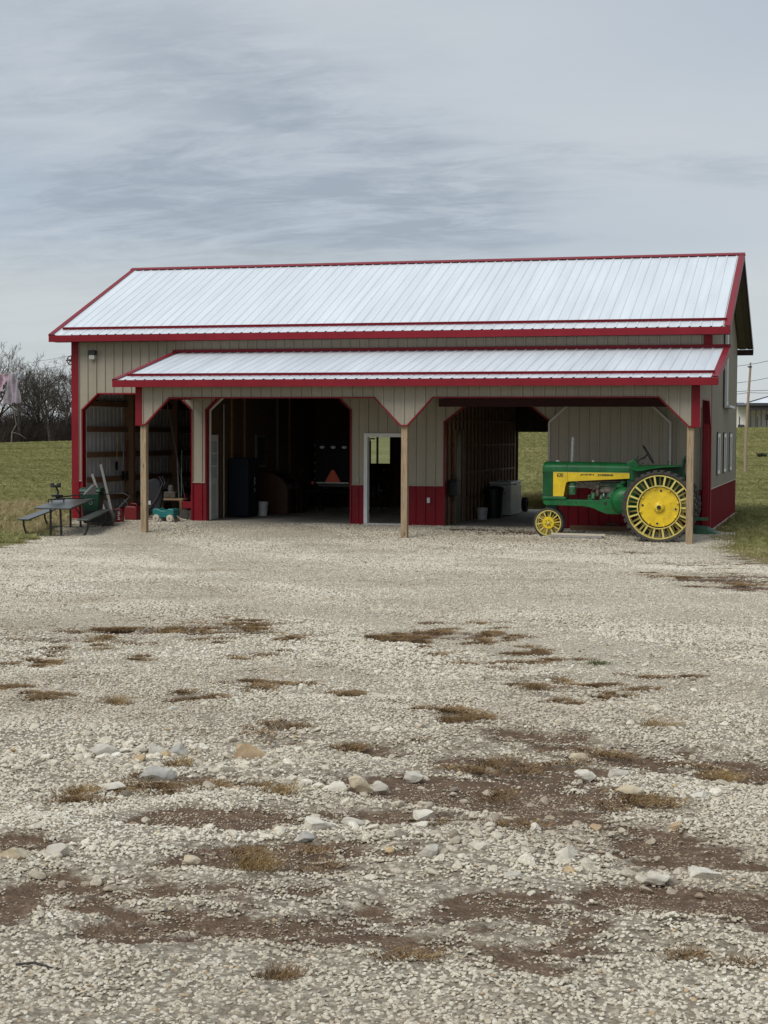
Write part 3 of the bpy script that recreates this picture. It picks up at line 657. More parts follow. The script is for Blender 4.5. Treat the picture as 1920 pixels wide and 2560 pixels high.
# slab, partitions, studs
tbox('floor_slab', (-11.95, P+.0, -.1), (-.02, YB-.02, .1), CONC, bevel=.01)
tbox('sill_plate', (-11.75, P-.05, .04), (-8.18, P-.002, .092), CONC); tbox('sill_plate', (-5.93, P-.06, .03), (-3.5, P-.002, .092), CONC)
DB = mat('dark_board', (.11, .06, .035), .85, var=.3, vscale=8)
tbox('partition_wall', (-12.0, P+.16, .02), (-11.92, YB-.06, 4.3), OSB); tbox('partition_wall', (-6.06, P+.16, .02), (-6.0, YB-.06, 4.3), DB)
yy = P+.2
while yy < YB-.1:
    MB().box((-6.0, yy, .1), (-5.955, yy+.04+.02*((yy*7) % 2), 4.2)).build('stud', STUD, barn); yy += .405
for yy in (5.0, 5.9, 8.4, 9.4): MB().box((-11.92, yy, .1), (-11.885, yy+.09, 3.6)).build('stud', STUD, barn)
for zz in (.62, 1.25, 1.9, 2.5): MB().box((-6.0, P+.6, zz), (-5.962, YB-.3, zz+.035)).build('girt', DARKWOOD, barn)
MB().box((-5.94, 4.75, .1), (-5.90, 4.89, 2.3)).build('door_jamb', STUD, barn); MB().box((-5.94, 3.95, .1), (-5.90, 4.06, 2.3)).build('door_jamb', STUD, barn)
MB().box((-5.945, 4.06, .1), (-5.93, 4.75, 2.28)).build('doorway_dark_panel', BLACK, barn)  # black panel stands in for the darkness of the open doorway
for zz in (.50, .95, 1.575, 2.21, 2.85, 3.5): MB().box((-15.225, P+.06, zz), (-15.12, YB-.05, zz+.13)).build('girt', DARKWOOD, barn, bevel=.004)
for yy in (5.9, 8.8, 11.5): MB().box((-15.225, yy, 0), (-14.98, yy+.15, 4.3)).build('wall_post', wood('wall_post_wood', (.22, .12, .065), (.30, .17, .095), 2), barn, bevel=.006)
MB().box((-15.22, P+.05, .03), (-15.16, YB-.05, .26)).build('skirt_board', DARKWOOD, barn)
# trusses and ceiling
for xx in np.arange(-14.6, 0, 2.44):
    MB().beam((xx, P+.05, 4.25), (xx, YB-.05, 4.25), .04, .14).build('truss_chord', STUD, barn)
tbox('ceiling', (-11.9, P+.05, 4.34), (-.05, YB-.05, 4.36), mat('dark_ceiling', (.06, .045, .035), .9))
# sliding door on the outside, slid open to the right
DX0, DX1, DZ = -3.52, -.845, 2.86
DHI = [(DX0, 2.47), (DX0+.43, DZ), (DX1-.43, DZ), (DX1, 2.47)]
sheet('sliding_door', (0, P-.10, 0), XA, ZA, (0, -1, 0), DX0, DX1, ZW, DHI, TAN, LINER, barn, phase=.1, panel=50)
sheet('sliding_door', (0, P-.10, 0), XA, ZA, (0, -1, 0), DX0, DX1, .12, ZW, RED, LINER, barn, phase=.1, panel=50)
pts = [(DX0, .12), (DX0, 2.47), (DX0+.43, DZ), None, (DX1-.43, DZ), (DX1, 2.47), (DX1, .12)]
for a, b in zip(pts[:-1], pts[1:]):
    if a and b: MB().beam((a[0], P-.11, a[1]), (b[0], P-.11, b[1]), .05, .045).build('sliding_door_edge', mat('pale_edge_trim', (.55, .53, .49), .5), barn)
tbox('door_track_cover', (-6.05, P-.17, 2.815), (-.80, P-.03, 3.0), mat('track_shaded_red', (.045, .005, .008), .6))  # cover's red is darkened to carry the porch shadow in its colour
# service door with white frame, standing open
for a, b in (((-7.85, .13), (-7.765, 2.206)), ((-6.955, .13), (-6.87, 2.206)), ((-7.765, 2.12), (-6.955, 2.206))):
    tbox('door_frame', (a[0], P-.05, a[1]), (b[0], P+.13, b[1]), WHITE)
tbox('door_sill', (-7.85, P-.06, .095), (-6.87, P+.1, .128), PLASTW)
sd_ = tbox('service_door', (-6.94, P+.14, .13), (-6.895, P+1.04, 2.12), WHITE); MB().torus((-6.99, P+.97, 1.05), (0, 1, 0), (0, 0, 1), .03, .012, 12, 6).build('door_knob', STEEL, sd_)
# interior door with nine small panes in the left partition
idr = tbox('interior_door', (-11.918, 3.14, .11), (-11.87, 4.03, 2.15), WHITE)
for i in range(3):
    for j in range(3): MB().box((-11.872, 3.27+i*.225, 1.1+j*.31), (-11.862, 3.27+i*.225+.195, 1.1+j*.31+.275)).build('pane', mat('lit_pane', (.55, .58, .6), .15), idr)
MB().box((-11.87, 3.30, .25), (-11.862, 3.86, .95)).build('door_panel', PLASTW, idr, bevel=.004)
iw = tbox('interior_window', (-11.92, 6.72, 1.30), (-11.87, 7.40, 2.15), mat('dull_frame', (.16, .155, .15), .6)); MB().box((-11.869, 6.78, 1.36), (-11.862, 7.34, 2.09)).build('pane', mat('dark_pane', (.02, .02, .02), .7), iw)
MB().tube([(-11.88, 4.42, .1), (-11.88, 4.42, 2.9)], .012, 6).build('conduit', PLASTW, barn)
# side windows, loft door, lamp, outlet
for y0, y1, zb_, zt_ in ((4.78, 5.50, 1.31, 2.235), (6.84, 7.60, 1.31, 2.235), (8.98, 9.75, 1.31, 2.235)):
    w_ = MB()
    for a, b in (((y0, zb_), (y0+.10, zt_)), ((y1-.10, zb_), (y1, zt_)), ((y0+.1, zt_-.09), (y1-.1, zt_)), ((y0+.1, zb_), (y1-.1, zb_+.07))): w_.box((.02, a[0], a[1]), (.052, b[0], b[1]))
    w_ = w_.build('side_window', WHITE, barn, bevel=.004); MB().box((.01, y0+.08, zb_+.06), (.035, y1-.08, zt_-.08)).build('pane', GLASS, w_)
    MB().box((.019, y0-.03, zb_-.03), (.05, y0-.003, zt_+.03)).build('frame_edge', mat('bronze_and_shadow', (.06, .045, .04), .5), w_)
    MB().box((.019, y0-.03, zt_+.003), (.05, y1+.02, zt_+.03)).build('frame_edge', mat('bronze_and_shadow', (.06, .045, .04), .5), w_)
lw = MB().box((.02, 6.6, 2.92), (.12, 6.75, 4.75)).box((.02, 8.05, 2.92), (.03, 8.2, 4.75)).box((.02, 6.75, 2.92), (.05, 8.05, 3.02)).build('loft_door_frame', WHITE, barn, bevel=.005)
MB().box((.015, 6.7, 2.98), (.045, 8.1, 4.8)).build('loft_door', TAN, lw); MB().box((.018, 6.5, 2.86), (.06, 6.6, 4.75)).build('frame_edge', mat('bronze_and_shadow', (.06, .045, .04), .5), lw)  # brown strip beside the loft frame stands in for its shadow gap
MB().box((.02, 6.6, 2.86), (.19, 8.5, 2.915)).build('loft_door_sill', PLASTW, lw)
lm = MB().box((-14.77, P-.13, 4.06), (-14.60, P-.002, 4.175)).build('flood_lamp', BLACKM, barn, bevel=.01)
MB().prism([(P-.125, 3.955), (P-.02, 3.955), (P-.02, 4.058), (P-.125, 4.058)], 'X', -14.755, -14.615).build('lamp_lens', mat('lamp_lens', (.55, .54, .5), .3), lm, bevel=.008)
tbox('outlet_box', (-6.34, P-.05, .62), (-6.27, P-.02, .74), PLASTW); tbox('door_latch', (-8.03, P-.05, 1.09), (-7.97, P-.02, 1.14), STEEL); MB().tube([(-7.975, P-.05, 1.10), (-7.95, P-.06, 1.2)], .008, 6).build('latch_pin', STEEL, barn)

# ================================================================ TRACTOR (local: x to the rear, y away from the camera, z up; origin under the rear axle)
TY = 1.2
trac = empty('tractor', (-.822, TY, zg1(-.8, .3)-.012), .035, 'green and yellow vintage farm tractor with spoked yellow wheels under the porch', 'tractor')
def tb(mb, name, m, parent=None, **k): return mb.build(name, m, parent or trac, **k)
# hood with rounded shoulders
sec = [(-.27, 1.405), (-.275, 1.50), (-.255, 1.555), (-.20, 1.597), (-.10, 1.618), (.10, 1.618), (.20, 1.597), (.255, 1.555), (.275, 1.50), (.27, 1.405)]
xs_h = [(-2.49, .80, -.035), (-2.475, .93, -.012), (-2.43, 1.0, 0), (-2.0, 1.0, .0), (-1.95, 1.0, 0), (-1.3, .995, -.004), (-.66, .99, -.012)]
mb = MB(); vs = []; n = len(sec)
for xx, k, dz in xs_h:
    for (yy, zz) in sec: vs.append((xx, yy*k, 1.405+(zz-1.405)*k+dz))
fs = [(i*n+j, i*n+j+1, (i+1)*n+j+1, (i+1)*n+j) for i in range(len(xs_h)-1) for j in range(n-1)]
fs += [tuple(range(n)), tuple((len(xs_h)-1)*n+j for j in range(n-1, -1, -1))] + [(i*n, (i+1)*n, (i+1)*n+n-1, i*n+n-1) for i in range(len(xs_h)-1)]
hood = tb(mb.add(vs, fs), 'hood', GREEN, smooth=SM)
MB().box((-1.962, -.277, 1.40), (-1.956, -.20, 1.56)).build('hood_seam', DGREEN, hood)
MB().lathe([(0, .03), (.03, .03), (.035, .0)], (-1.45, -.02, 1.618), 'Z', 12).build('fuel_cap', STEEL, hood); MB().lathe([(0, .035), (.04, .03), (.042, 0)], (-2.2, 0, 1.612), 'Z', 12).build('radiator_cap', PLASTW, hood)
# side panels
yp = [(-2.256, 1.404), (-2.256, .89), (-2.035, .89), (-1.99, 1.15), (-1.975, 1.185), (-1.94, 1.205), (-.667, 1.278), (-.667, 1.398)]
for sg in (-1, 1):
    pn = MB().prism(yp, 'Y', sg*.268, sg*.283).build('side_panel', YELLOW, trac, bevel=.003)
    MB().box((-1.958, sg*.2832, 1.205), (-1.953, sg*.2838, 1.40)).build('panel_seam', DGREEN, pn)
    mb = MB()
    for a, b in (((-2.256, 1.398), (-.667, 1.392)), ((-.667, 1.392), (-.667, 1.28)), ((-2.256, .895), (-2.04, .895))): mb.beam((a[0], sg*.284, a[1]), (b[0], sg*.284, b[1]), .002, .010)
    mb.build('panel_edging', PALEYEL, pn)
# lettering
def text_part(body, x0, x1, z0, z1, y, parent, name, bold=.012):
    cu = bpy.data.curves.new(name, 'FONT'); cu.body = body; cu.extrude = .01; cu.offset = bold; cu.resolution_u = 3
    to = bpy.data.objects.new(name, cu); COL.objects.link(to); dg = bpy.context.evaluated_depsgraph_get()
    me = bpy.data.meshes.new_from_object(to.evaluated_get(dg)); bpy.data.objects.remove(to)
    v = np.array([q.co[:] for q in me.vertices]); mn, mx = v.min(0), v.max(0); u = (v-mn)/(mx-mn)
    for q, c in zip(me.vertices, u): q.co = (x0+(x1-x0)*c[0], y-.002*c[2], z0+(z1-z0)*c[1])
    me.materials.clear(); me.materials.append(LETTER); o = bpy.data.objects.new(name, me); COL.objects.link(o); o.parent = parent; return o
text_part('630', -2.178, -2.043, 1.296, 1.381, -.284, trac, 'model_number', .03)
text_part('JOHN', -1.692, -1.395, 1.327, 1.369, -.284, trac, 'maker_lettering', .045); text_part('DEERE', -1.318, -.998, 1.325, 1.367, -.284, trac, 'maker_lettering', .045)
# grille with vertical slats
gr = MB().prism([(-2.475, -.2), (-2.465, -.25), (-2.44, -.262), (-2.26, -.262), (-2.26, .262), (-2.44, .262), (-2.465, .25), (-2.475, .2)], 'Z', .83, 1.41).build('grille', DGREEN, trac, smooth=SM)
for i in range(9):
    xx = -2.445+i*.021
    for sg in (-1, 1): MB().box((xx, sg*.262, .87), (xx+.011, sg*.271, 1.385)).build('grille_slat', GREEN, gr)
for i in range(12): MB().box((-2.486, -.21+i*.036, .87), (-2.474, -.196+i*.036, 1.385)).build('grille_slat', GREEN, gr)
MB().box((-2.487, -.277, .822), (-1.985, .277, .882)).build('lower_cowl', GREEN, trac, bevel=.012)
rail = [(-2.465, .822), (-2.465, .74), (-2.42, .702), (-1.62, .69), (-1.42, .655), (-1.26, .58), (-1.13, .532), (-.70, .528), (-.70, .845), (-1.15, .85), (-1.28, .815), (-2.0, .822)]
for sg in (-1, 1):
    r_ = MB().prism(rail, 'Y', sg*.25, sg*.20).build('frame_rail', GREEN, trac, bevel=.006)
    for xx, zz, rr in ((-2.08, .765, .014), (-1.96, .766, .009), (-1.88, .766, .009), (-1.77, .764, .016), (-1.66, .762, .008), (-1.48, .758, .008), (-1.30, .755, .008)):
        MB().lathe([(0, sg*.0), (rr, sg*.0), (rr, sg*.012), (0, sg*.012)], (xx, sg*.245, zz), 'Y', 8).build('rail_bolt', BLACKM, r_)
    MB().box((-1.19, sg*.251, .72), (-1.13, sg*.254, .78)).build('rail_slot', BLACKM, r_)
MB().box((-2.43, -.1, .38), (-2.2, .1, .72)).build('front_pedestal', DGREEN, trac, bevel=.02)
MB().tube([(-2.358, -.24, .318), (-2.358, .24, .318)], .035, 10).build('front_axle', DGREEN, trac)
# engine
MB().box((-1.28, -.17, .82), (-.72, .17, 1.2)).build('engine_block', DGREEN, trac, bevel=.03)
MB().box((-2.0, -.12, 1.22), (-.7, .12, 1.40)).build('fuel_tank', mat('dark_tank', (.02, .022, .02), .6), trac, bevel=.04)
can = MB().lathe([(0, .925), (.075, .925), (.082, .945), (.082, 1.02), (.088, 1.03), (.088, 1.055), (.080, 1.06), (.080, 1.19), (0, 1.21)], (-1.868, -.15, 0), 'Z', 18).build('air_cleaner', mat('worn_green_paint', (.05, .16, .07), .5, var=.35, vscale=14), trac, smooth=SM)
MB().torus((-1.868, -.15, 1.095), XA, YA, .081, .006, 20, 5).build('clamp', PLASTW, can)
WG = MATS['worn_green_paint']; ENG = [('carburettor', (-1.33, -.19, .98), (.05, .05, .10), GREASE), ('manifold', (-1.14, -.19, 1.03), (.16, .05, .07), GREASE), ('magneto', (-1.42, -.18, .90), (.05, .05, .085), WG), ('governor_housing', (-1.05, -.18, .96), (.10, .05, .12), WG), ('linkage', (-1.22, -.17, 1.13), (.18, .02, .018), GREASE),
                              ('rocker_cover', (-.86, -.19, 1.13), (.10, .06, .06), GREEN), ('starter', (-.80, -.2, 1.2), (.07, .05, .05), DGREEN), ('oil_filler', (-1.25, -.2, .88), (.04, .04, .06), WG), ('fuel_bowl', (-1.2, -.2, .93), (.028, .028, .05), STEEL), ('coil', (-1.32, -.2, 1.10), (.035, .03, .045), GREASE)]
for nm, c, s, m in ENG:
    mb = MB(); k = 10
    mb.lathe([(0, -1), (.6, -1), (1, -.7), (1, .25), (.8, .5), (.85, .75), (.4, 1), (0, 1)], (0, 0, 0), 'Z', k)
    mb.v = [(c[0]+v[0]*s[0]*.9, c[1]+v[1]*s[1], c[2]+v[2]*s[2]*.9) for v in mb.v]; mb.build(nm, m, trac, smooth=SM)
for pts in ([(-1.8, -.16, 1.17), (-1.6, -.18, 1.12), (-1.35, -.18, 1.16), (-1.0, -.17, 1.12)], [(-1.75, -.14, 1.2), (-1.4, -.16, 1.21), (-.9, -.16, 1.19)], [(-1.3, -.2, .84), (-1.12, -.22, .88), (-1.02, -.2, .98)], [(-1.5, -.17, .86), (-1.45, -.18, 1.0), (-1.33, -.18, 1.12)], [(-1.66, -.14, 1.19), (-1.5, -.16, 1.06), (-1.3, -.18, 1.05)]):
    MB().tube(pts, .011, 6).build('fuel_line', GREASE, trac, smooth=True)
MB().box((-1.55, -.06, .80), (-1.45, .06, .92)).build('engine_mount', GREEN, trac, bevel=.01)
# flywheel cover and rear housing
MB().lathe([(0, -.50), (.10, -.497), (.19, -.475), (.25, -.43), (.275, -.37), (.28, -.25)], (-.76, 0, .822), 'Y', 32).build('flywheel_cover', GREEN, trac, smooth=True)
MB().prism([(-.72, .52), (.3, .5), (.42, .62), (.42, 1.05), (.3, 1.3), (-.72, 1.3)], 'Y', -.24, .24).build('rear_housing', DGREEN, trac, bevel=.03)
MB().tube([(0, -.9, .735), (0, .9, .735)], .10, 16).build('rear_axle', DGREEN, trac, smooth=SM)
# cowl, dash, steering
MB().prism([(-.74, 1.60), (-.60, 1.683), (-.55, 1.678), (-.47, 1.52), (-.47, 1.24), (-.70, 1.24)], 'Y', -.255, .255).build('dash_cowl', GREEN, trac, bevel=.02)
MB().tube([(-.60, 0, 1.60), (-.303, 0, 1.785)], .018, 8).build('steering_column', BLACKM, trac)
ax = Vector((.114, 0, -.19)).normalized(); cw = Vector((-.303, 0, 1.785))
stw = MB().torus(cw, ax, (0, 1, 0), .215, .013, 32, 8).build('steering_wheel', BLACKM, trac, smooth=True)
for a in (0, 2.09, 4.19): MB().tube([cw, cw+ax*.21*math.cos(a)+Vector((0, .21*math.sin(a), 0))], .009, 6).build('wheel_spoke', BLACKM, stw)
for p0, p1 in (((-.56, -.15, 1.66), (-.50, -.16, 1.73)), ((-.50, -.2, 1.52), (-.40, -.2, 1.60)), ((-.53, .1, 1.66), (-.37, .1, 1.70)), ((.1, -.25, 1.55), (.14, -.25, 1.63)), ((.2, -.3, 1.55), (.21, -.3, 1.62))):
    lv = MB().tube([p0, p1], .008, 6).build('lever', DGREEN, trac); MB().lathe([(0, -.016), (.014, -.008), (.014, .008), (0, .016)], p1, 'Z', 8).build('lever_knob', BLACKM, lv)
# fenders
fx = np.linspace(-.62, .40, 15); zt = np.interp(fx, [-.62, -.5, -.38, -.2, .05, .40], [1.535, 1.545, 1.55, 1.558, 1.562, 1.565])
zl = np.interp(fx, [-.62, -.54, -.47, -.38, -.2, .05, .40], [1.525, 1.48, 1.462, 1.468, 1.505, 1.54, 1.558])
for sg in (-1, 1):
    vs = []
    for xx, a, b in zip(fx, zt, zl): vs += [(xx, sg*.34, a), (xx, sg*.56, a*.6+b*.4), (xx, sg*.72, b), (xx, sg*.72, b-.012), (xx, sg*.34, a-.014)]
    fs = [(i*5+j, i*5+(j+1) % 5, (i+1)*5+(j+1) % 5, (i+1)*5+j) for i in range(14) for j in range(5)]+[(0, 1, 2, 3, 4), (74, 73, 72, 71, 70)]
    fd = MB().add(vs, fs).build('fender', GREEN, trac, smooth=SM)
    MB().prism([(-.56, 1.0), (.42, 1.0), (.45, 1.35), (.41, 1.555), (-.60, 1.53)], 'Y', sg*.33, sg*.345).build('fender_side', DGREEN, fd)
MB().box((-.45, -.33, 1.0), (.4, .33, 1.03)).build('platform', DGREEN, trac)
bk = MB().tube([(.34, -.2, 1.40), (.40, -.2, 1.55), (.43, -.18, 1.68), (.50, -.15, 1.76), (.60, -.15, 1.76)], .028, 8).tube([(.44, -.12, 1.46), (.47, -.12, 1.70)], .02, 6).build('seat_bracket', DGREEN, trac, smooth=SM)
MB().box((.46, -.24, 1.64), (.56, -.06, 1.73)).build('bracket_clamp', BLACKM, bk, bevel=.01); MB().lathe([(0, -.08), (.035, -.08), (.035, .08), (0, .08)], (.36, -.2, 1.45), 'Y', 10).build('bracket_bolt', STEEL, bk)
MB().tube([(-1.9, 0, 1.58), (-1.885, 0, 2.136)], .036, 14).build('exhaust_pipe', STEEL, trac, smooth=SM)
MB().box((.3, -.04, .42), (.95, .04, .48)).build('drawbar', DGREEN, trac)
# wheels: built once at the axle's end, copied to the other side
def rear_wheel(sg):
    yf, yb = sg*.955, sg*.70; c = (0, 0, .72)
    disc = MB().lathe([(.0, yf*.955), (.10, yf*.955), (.40, yf*.945), (.405, yf*.93), (.405, yf*.91), (0, yf*.91)], c, 'Y', 48).build('rear_wheel', YELLOW, trac, smooth=SM)
    ro = .728; ri = .665; y0, y1 = sorted((yf*1.02, yb*.98))
    MB().lathe([(ri, y0), (.70, y0-.012), (.716, y0+.01), (.72, (y0+y1)/2), (.716, y1-.01), (.70, y1+.012), (ri, y1), (ri, y0)], c, 'Y', 72).build('tyre', RUBBER, disc, smooth=SM)
    for i in range(34):
        a = 2*PI*i/34; d = Vector((math.cos(a), 0, math.sin(a))); t = Vector((-math.sin(a), 0, math.cos(a)))
        o = Vector(c)+d*.727; sl_ = t*.02*sg
        MB().beam(o+Vector((0, y0-.008, 0))-sl_, o+Vector((0, y1+.008, 0))+sl_, .070, .052, up=d).build('tread_lug', RUBBER, disc)
    for yy in (yf, yb):
        k = .012; MB().lathe([(.632, yy-k), (.652, yy-k), (.652, yy+k), (.632, yy+k), (.632, yy-k)], c, 'Y', 72).build('rim_ring', PALEYEL, disc, smooth=SM)
    MB().lathe([(.655, y0+.01), (.668, y0+.01), (.668, y1-.01), (.655, y1-.01), (.655, y0+.01)], c, 'Y', 64).build('rim_band', mat('rim_dark', (.09, .08, .03), .6), disc, smooth=SM)
    MB().lathe([(.425, yf-.014), (.445, yf-.014), (.445, yf+.014), (.425, yf+.014), (.425, yf-.014)], c, 'Y', 60).build('inner_ring', PALEYEL, disc, smooth=SM)
    MB().lathe([(.405, yb-.014), (.445, yb-.014), (.445, yb+.014), (.405, yb+.014), (.405, yb-.014)], c, 'Y', 60).build('inner_ring', PALEYEL, disc, smooth=SM)
    MB().lathe([(.40, yf*.92), (.426, yf*.92), (.426, yf*.90), (.40, yf*.90), (.40, yf*.92)], c, 'Y', 48).build('dark_gap_ring', BLACKM, disc)  # black ring gives the gap round the disc its shade by colour
    for row, (ys_, off) in enumerate(((yf, 0), (yb, 10))):
        for i in range(18):
            a = math.radians(i*20+off+(-1 if row == 0 else 0)); d = Vector((math.cos(a), 0, math.sin(a))); t = Vector((-math.sin(a), 0, math.cos(a)))
            MB().beam(Vector(c)+d*.43+Vector((0, ys_, 0)), Vector(c)+d*.645+Vector((0, ys_, 0)), .036, .010, up=(0, 1, 0)).build('spoke', PALEYEL, disc)
    for i in range(36):
        a = math.radians(i*10+4); d = Vector((math.cos(a), 0, math.sin(a)))
        MB().torus(Vector(c)+d*.668+Vector((0, yf*1.005, 0)), (1, 0, 0), (0, 0, 1), .016, .0045, 10, 4).build('rim_clip', PALEYEL, disc)
    hub = MB().lathe([(0, yf*1.03), (.05, yf*1.03), (.095, yf*1.0), (.112, yf*.98), (.115, yf*.95), (.13, yf*.93)], c, 'Y', 28).build('hub', YELLOW, disc, smooth=SM)
    MB().lathe([(0, yf*1.05), (.042, yf*1.05), (.042, yf*1.0)], c, 'Y', 18).build('axle_end', BLACKM, disc, smooth=SM)
    for i in range(7):
        a = 2*PI*i/7+2.4; MB().lathe([(0, yf*1.02), (.013, yf*1.02), (.013, yf*.97)], (math.cos(a)*.082, 0, .72+math.sin(a)*.082), 'Y', 6).build('hub_bolt', PALEYEL, disc)
    for i in range(8):
        a = math.radians(i*45+14); MB().lathe([(0, yf*.985), (.022, yf*.98), (.030, yf*.955), (.03, yf*.93)], (math.cos(a)*.385, 0, .72+math.sin(a)*.385), 'Y', 10).build('clamp_bolt', YELLOW, disc, smooth=SM)
    for i in range(4):
        a = math.radians(i*90-6); e = (math.cos(a)*.335, 0, .72+math.sin(a)*.335); MB().lathe([(0, yf*.9502), (.024, yf*.9502), (.024, yf*.93)], e, 'Y', 14).build('dark_hole_disc', BLACKM, disc)  # flat black disc stands in for the dark inside each hole
        MB().torus((e[0], yf*.951, e[2]), XA, ZA, .027, .004, 16, 5).build('hole_rim', PALEYEL, disc)
    for i in range(8):
        a = math.radians(i*45+22); MB().lathe([(0, yf*.965), (.010, yf*.965), (.010, yf*.945)], (math.cos(a)*.235, 0, .72+math.sin(a)*.235), 'Y', 6).build('disc_bolt', YELLOW, disc)
for sg in (-1, 1): rear_wheel(sg)
def front_wheel(sg):
    yc = sg*.165; c = (-2.358, yc, .322)
    t = MB().lathe([(.262, -.05), (.29, -.058), (.312, -.05), (.32, -.02), (.32, .02), (.312, .05), (.29, .058), (.262, .05), (.262, -.05)], c, 'Y', 48).build('front_wheel', RUBBER, trac, smooth=SM)
    for yy in (-.05, .05): MB().lathe([(.252, yy-.012), (.272, yy-.012), (.272, yy+.012), (.252, yy+.012), (.252, yy-.012)], c, 'Y', 48).build('rim_ring', PALEYEL, t, smooth=SM)
    MB().lathe([(0, -.065), (.12, -.062), (.128, -.05), (.128, .05), (.12, .062), (0, .065)], c, 'Y', 32).build('hub_disc', YELLOW, t, smooth=SM)
    for s2 in (-1, 1):
        MB().lathe([(0, s2*.10), (.028, s2*.095), (.035, s2*.06)], c, 'Y', 14).build('hub_cap', PALEYEL, t, smooth=SM)
        for i in range(6):
            a = 2*PI*i/6+.3; MB().lathe([(0, s2*.078), (.011, s2*.078), (.011, s2*.058)], (c[0]+math.cos(a)*.06, c[1], c[2]+math.sin(a)*.06), 'Y', 6).build('hub_bolt', DGREEN, t)
    for yy, off in ((-.045, 0), (.045, 18)):
        for i in range(10):
            a = math.radians(i*36+off+6); d = Vector((math.cos(a), 0, math.sin(a)))
            MB().beam(Vector(c)+d*.12+Vector((0, yy, 0)), Vector(c)+d*.258+Vector((0, yy, 0)), .024, .009, up=(0, 1, 0)).build('spoke', PALEYEL if yy < 0 else YELLOW, t)
for sg in (-1, 1): front_wheel(sg)

# ================================================================ THINGS UNDER THE PORCH
def lying(name, p, q, w, h, m, label, cat, group=None):
    p = Vector(p); q = Vector(q); c = (p+q)/2; o = MB().beam(p-c, q-c, w, h).build(name, m, None, bevel=.003, loc=c); return tag(o, label, cat, group)
zz = zg1(-2.6, .7)
lying('plank', (-3.13, .78, zz+.03), (-1.98, .62, zz+.03), .14, .04, GREYPL, 'grey weathered plank lying under a pale plank beside the tractor', 'plank')
lying('plank', (-3.08, .80, zz+.072), (-1.92, .66, zz+.072), .09, .04, PLANKW, 'pale new plank on top of a grey plank beside the tractor', 'plank')
lying('timber', (-2.95, 2.45, zg1(-2, 2.45)+.05), (-.9, 2.45, zg1(-2, 2.45)+.05), .14, .12, BROWNPL, 'brown timber lying along the wall behind the tractor', 'timber')
sc = empty('scrap_tool', (-2.06, 2.42, zg1(-2, 2.45)+.115), .3, 'small rusty bent tool lying on the brown timber behind the tractor', 'tool')
for i in range(6):
    a = i*1.05; MB().tube([(0, 0, .02), (.07*math.cos(a), .05*math.sin(a), .05+.02*(i % 2)), (.15*math.cos(a), .07*math.sin(a), .018)], .012, 6).build('tine', GREASE, sc)
mb = MB(); pts = [(-.32, -.10, 0), (.34, -.16, 0), (.38, .12, 0), (-.30, .16, 0)]
mb.add([(x_, y_, .0) for x_, y_, _ in pts]+[(-.30, -.06, .13), (.10, -.10, .10), (.12, .08, .16), (-.28, .12, .20)], [(0, 3, 2, 1), (4, 5, 6, 7), (0, 1, 5, 4), (1, 2, 6, 5), (2, 3, 7, 6), (3, 0, 4, 7)])
tag(mb.build('metal_plate', DGREEN, None, bevel=.01, loc=(-.06, 2.15, zg1(0, 2.1))), 'dark green folded metal plate on the ground behind the right porch post', 'plate')

# picnic table
TBZ = zg1(-13.94, .03)
pt = empty('picnic_table', (-13.94, .03, zg1(-13.94, .03)-.012), math.radians(12), 'grey topped picnic table with two benches and black tube frame', 'picnic table')
TOPM = mat('table_resin', (.062, .070, .062), .32, var=.15, vscale=6); HL, HW = 1.0, .37
pt.rotation_euler = (math.radians(3.2), 0, math.radians(12)); pt.scale = (1.08, 1.08, 1.06)
MB().box((-HW, -HL, .595), (HW, HL, .63)).build('table_top', TOPM, pt, bevel=.008)
for sg in (-1, 1):
    MB().box((sg*.60-.12, -HL, .365), (sg*.60+.12, HL, .395)).build('bench', TOPM, pt, bevel=.008)
    for yy in (-.78, .78): MB().box((sg*.60-.10, yy-.02, .335), (sg*.60+.10, yy+.02, .364)).build('bench_bracket', BLACKM, pt)
for yy in (-.78, .78):
    pts = []
    for (a, b) in ((-.66, .34), (-.665, .25), (-.64, .15), (-.60, .06), (-.55, .02), (-.45, .018), (0, .018), (.45, .018), (.55, .02), (.60, .06), (.64, .15), (.665, .25), (.66, .34)): pts.append((a, yy, b))
    MB().tube(pts, .021, 8).build('bench_frame', BLACKM, pt, smooth=SM)
    for xx in (-.10, .10): MB().tube([(xx*1.1, yy, .02), (xx, yy, .594)], .024, 8).build('leg', BLACKM, pt, smooth=SM)
    MB().tube([(.1, yy, .30), (.02, yy*.55, .59)], .012, 6).build('brace', BLACKM, pt)
# shooting rest on the table
sr = empty('shooting_rest', (-14.02, .20, TBZ+.667), math.radians(55), 'black metal shooting rest standing on the picnic table', 'rest')
MB().box((-.42, -.05, .05), (-.05, .05, .08)).build('base', BLACKM, sr, bevel=.006); MB().tube([(-.25, 0, .1), (.55, .02, .17)], .016, 8).tube([(-.25, .06, .08), (.50, .07, .06), (.62, .05, .16)], .012, 8).build('rail', BLACKM, sr)
for p in ((-.40, -.1), (-.40, .1), (-.06, 0)): MB().tube([(p[0], p[1], .0), (p[0], p[1]*.5, .06)], .014, 6).build('foot', BLACKM, sr)
MB().tube([(-.22, 0, .1), (-.20, 0, .24), (-.26, 0, .36)], .022, 8).build('upright', BLACKM, sr); MB().box((-.36, -.07, .33), (-.16, .07, .385)).box((-.36, -.07, .385), (-.33, .07, .43)).box((-.19, -.07, .385), (-.16, .07, .43)).build('cradle', BLACKM, sr, bevel=.008)
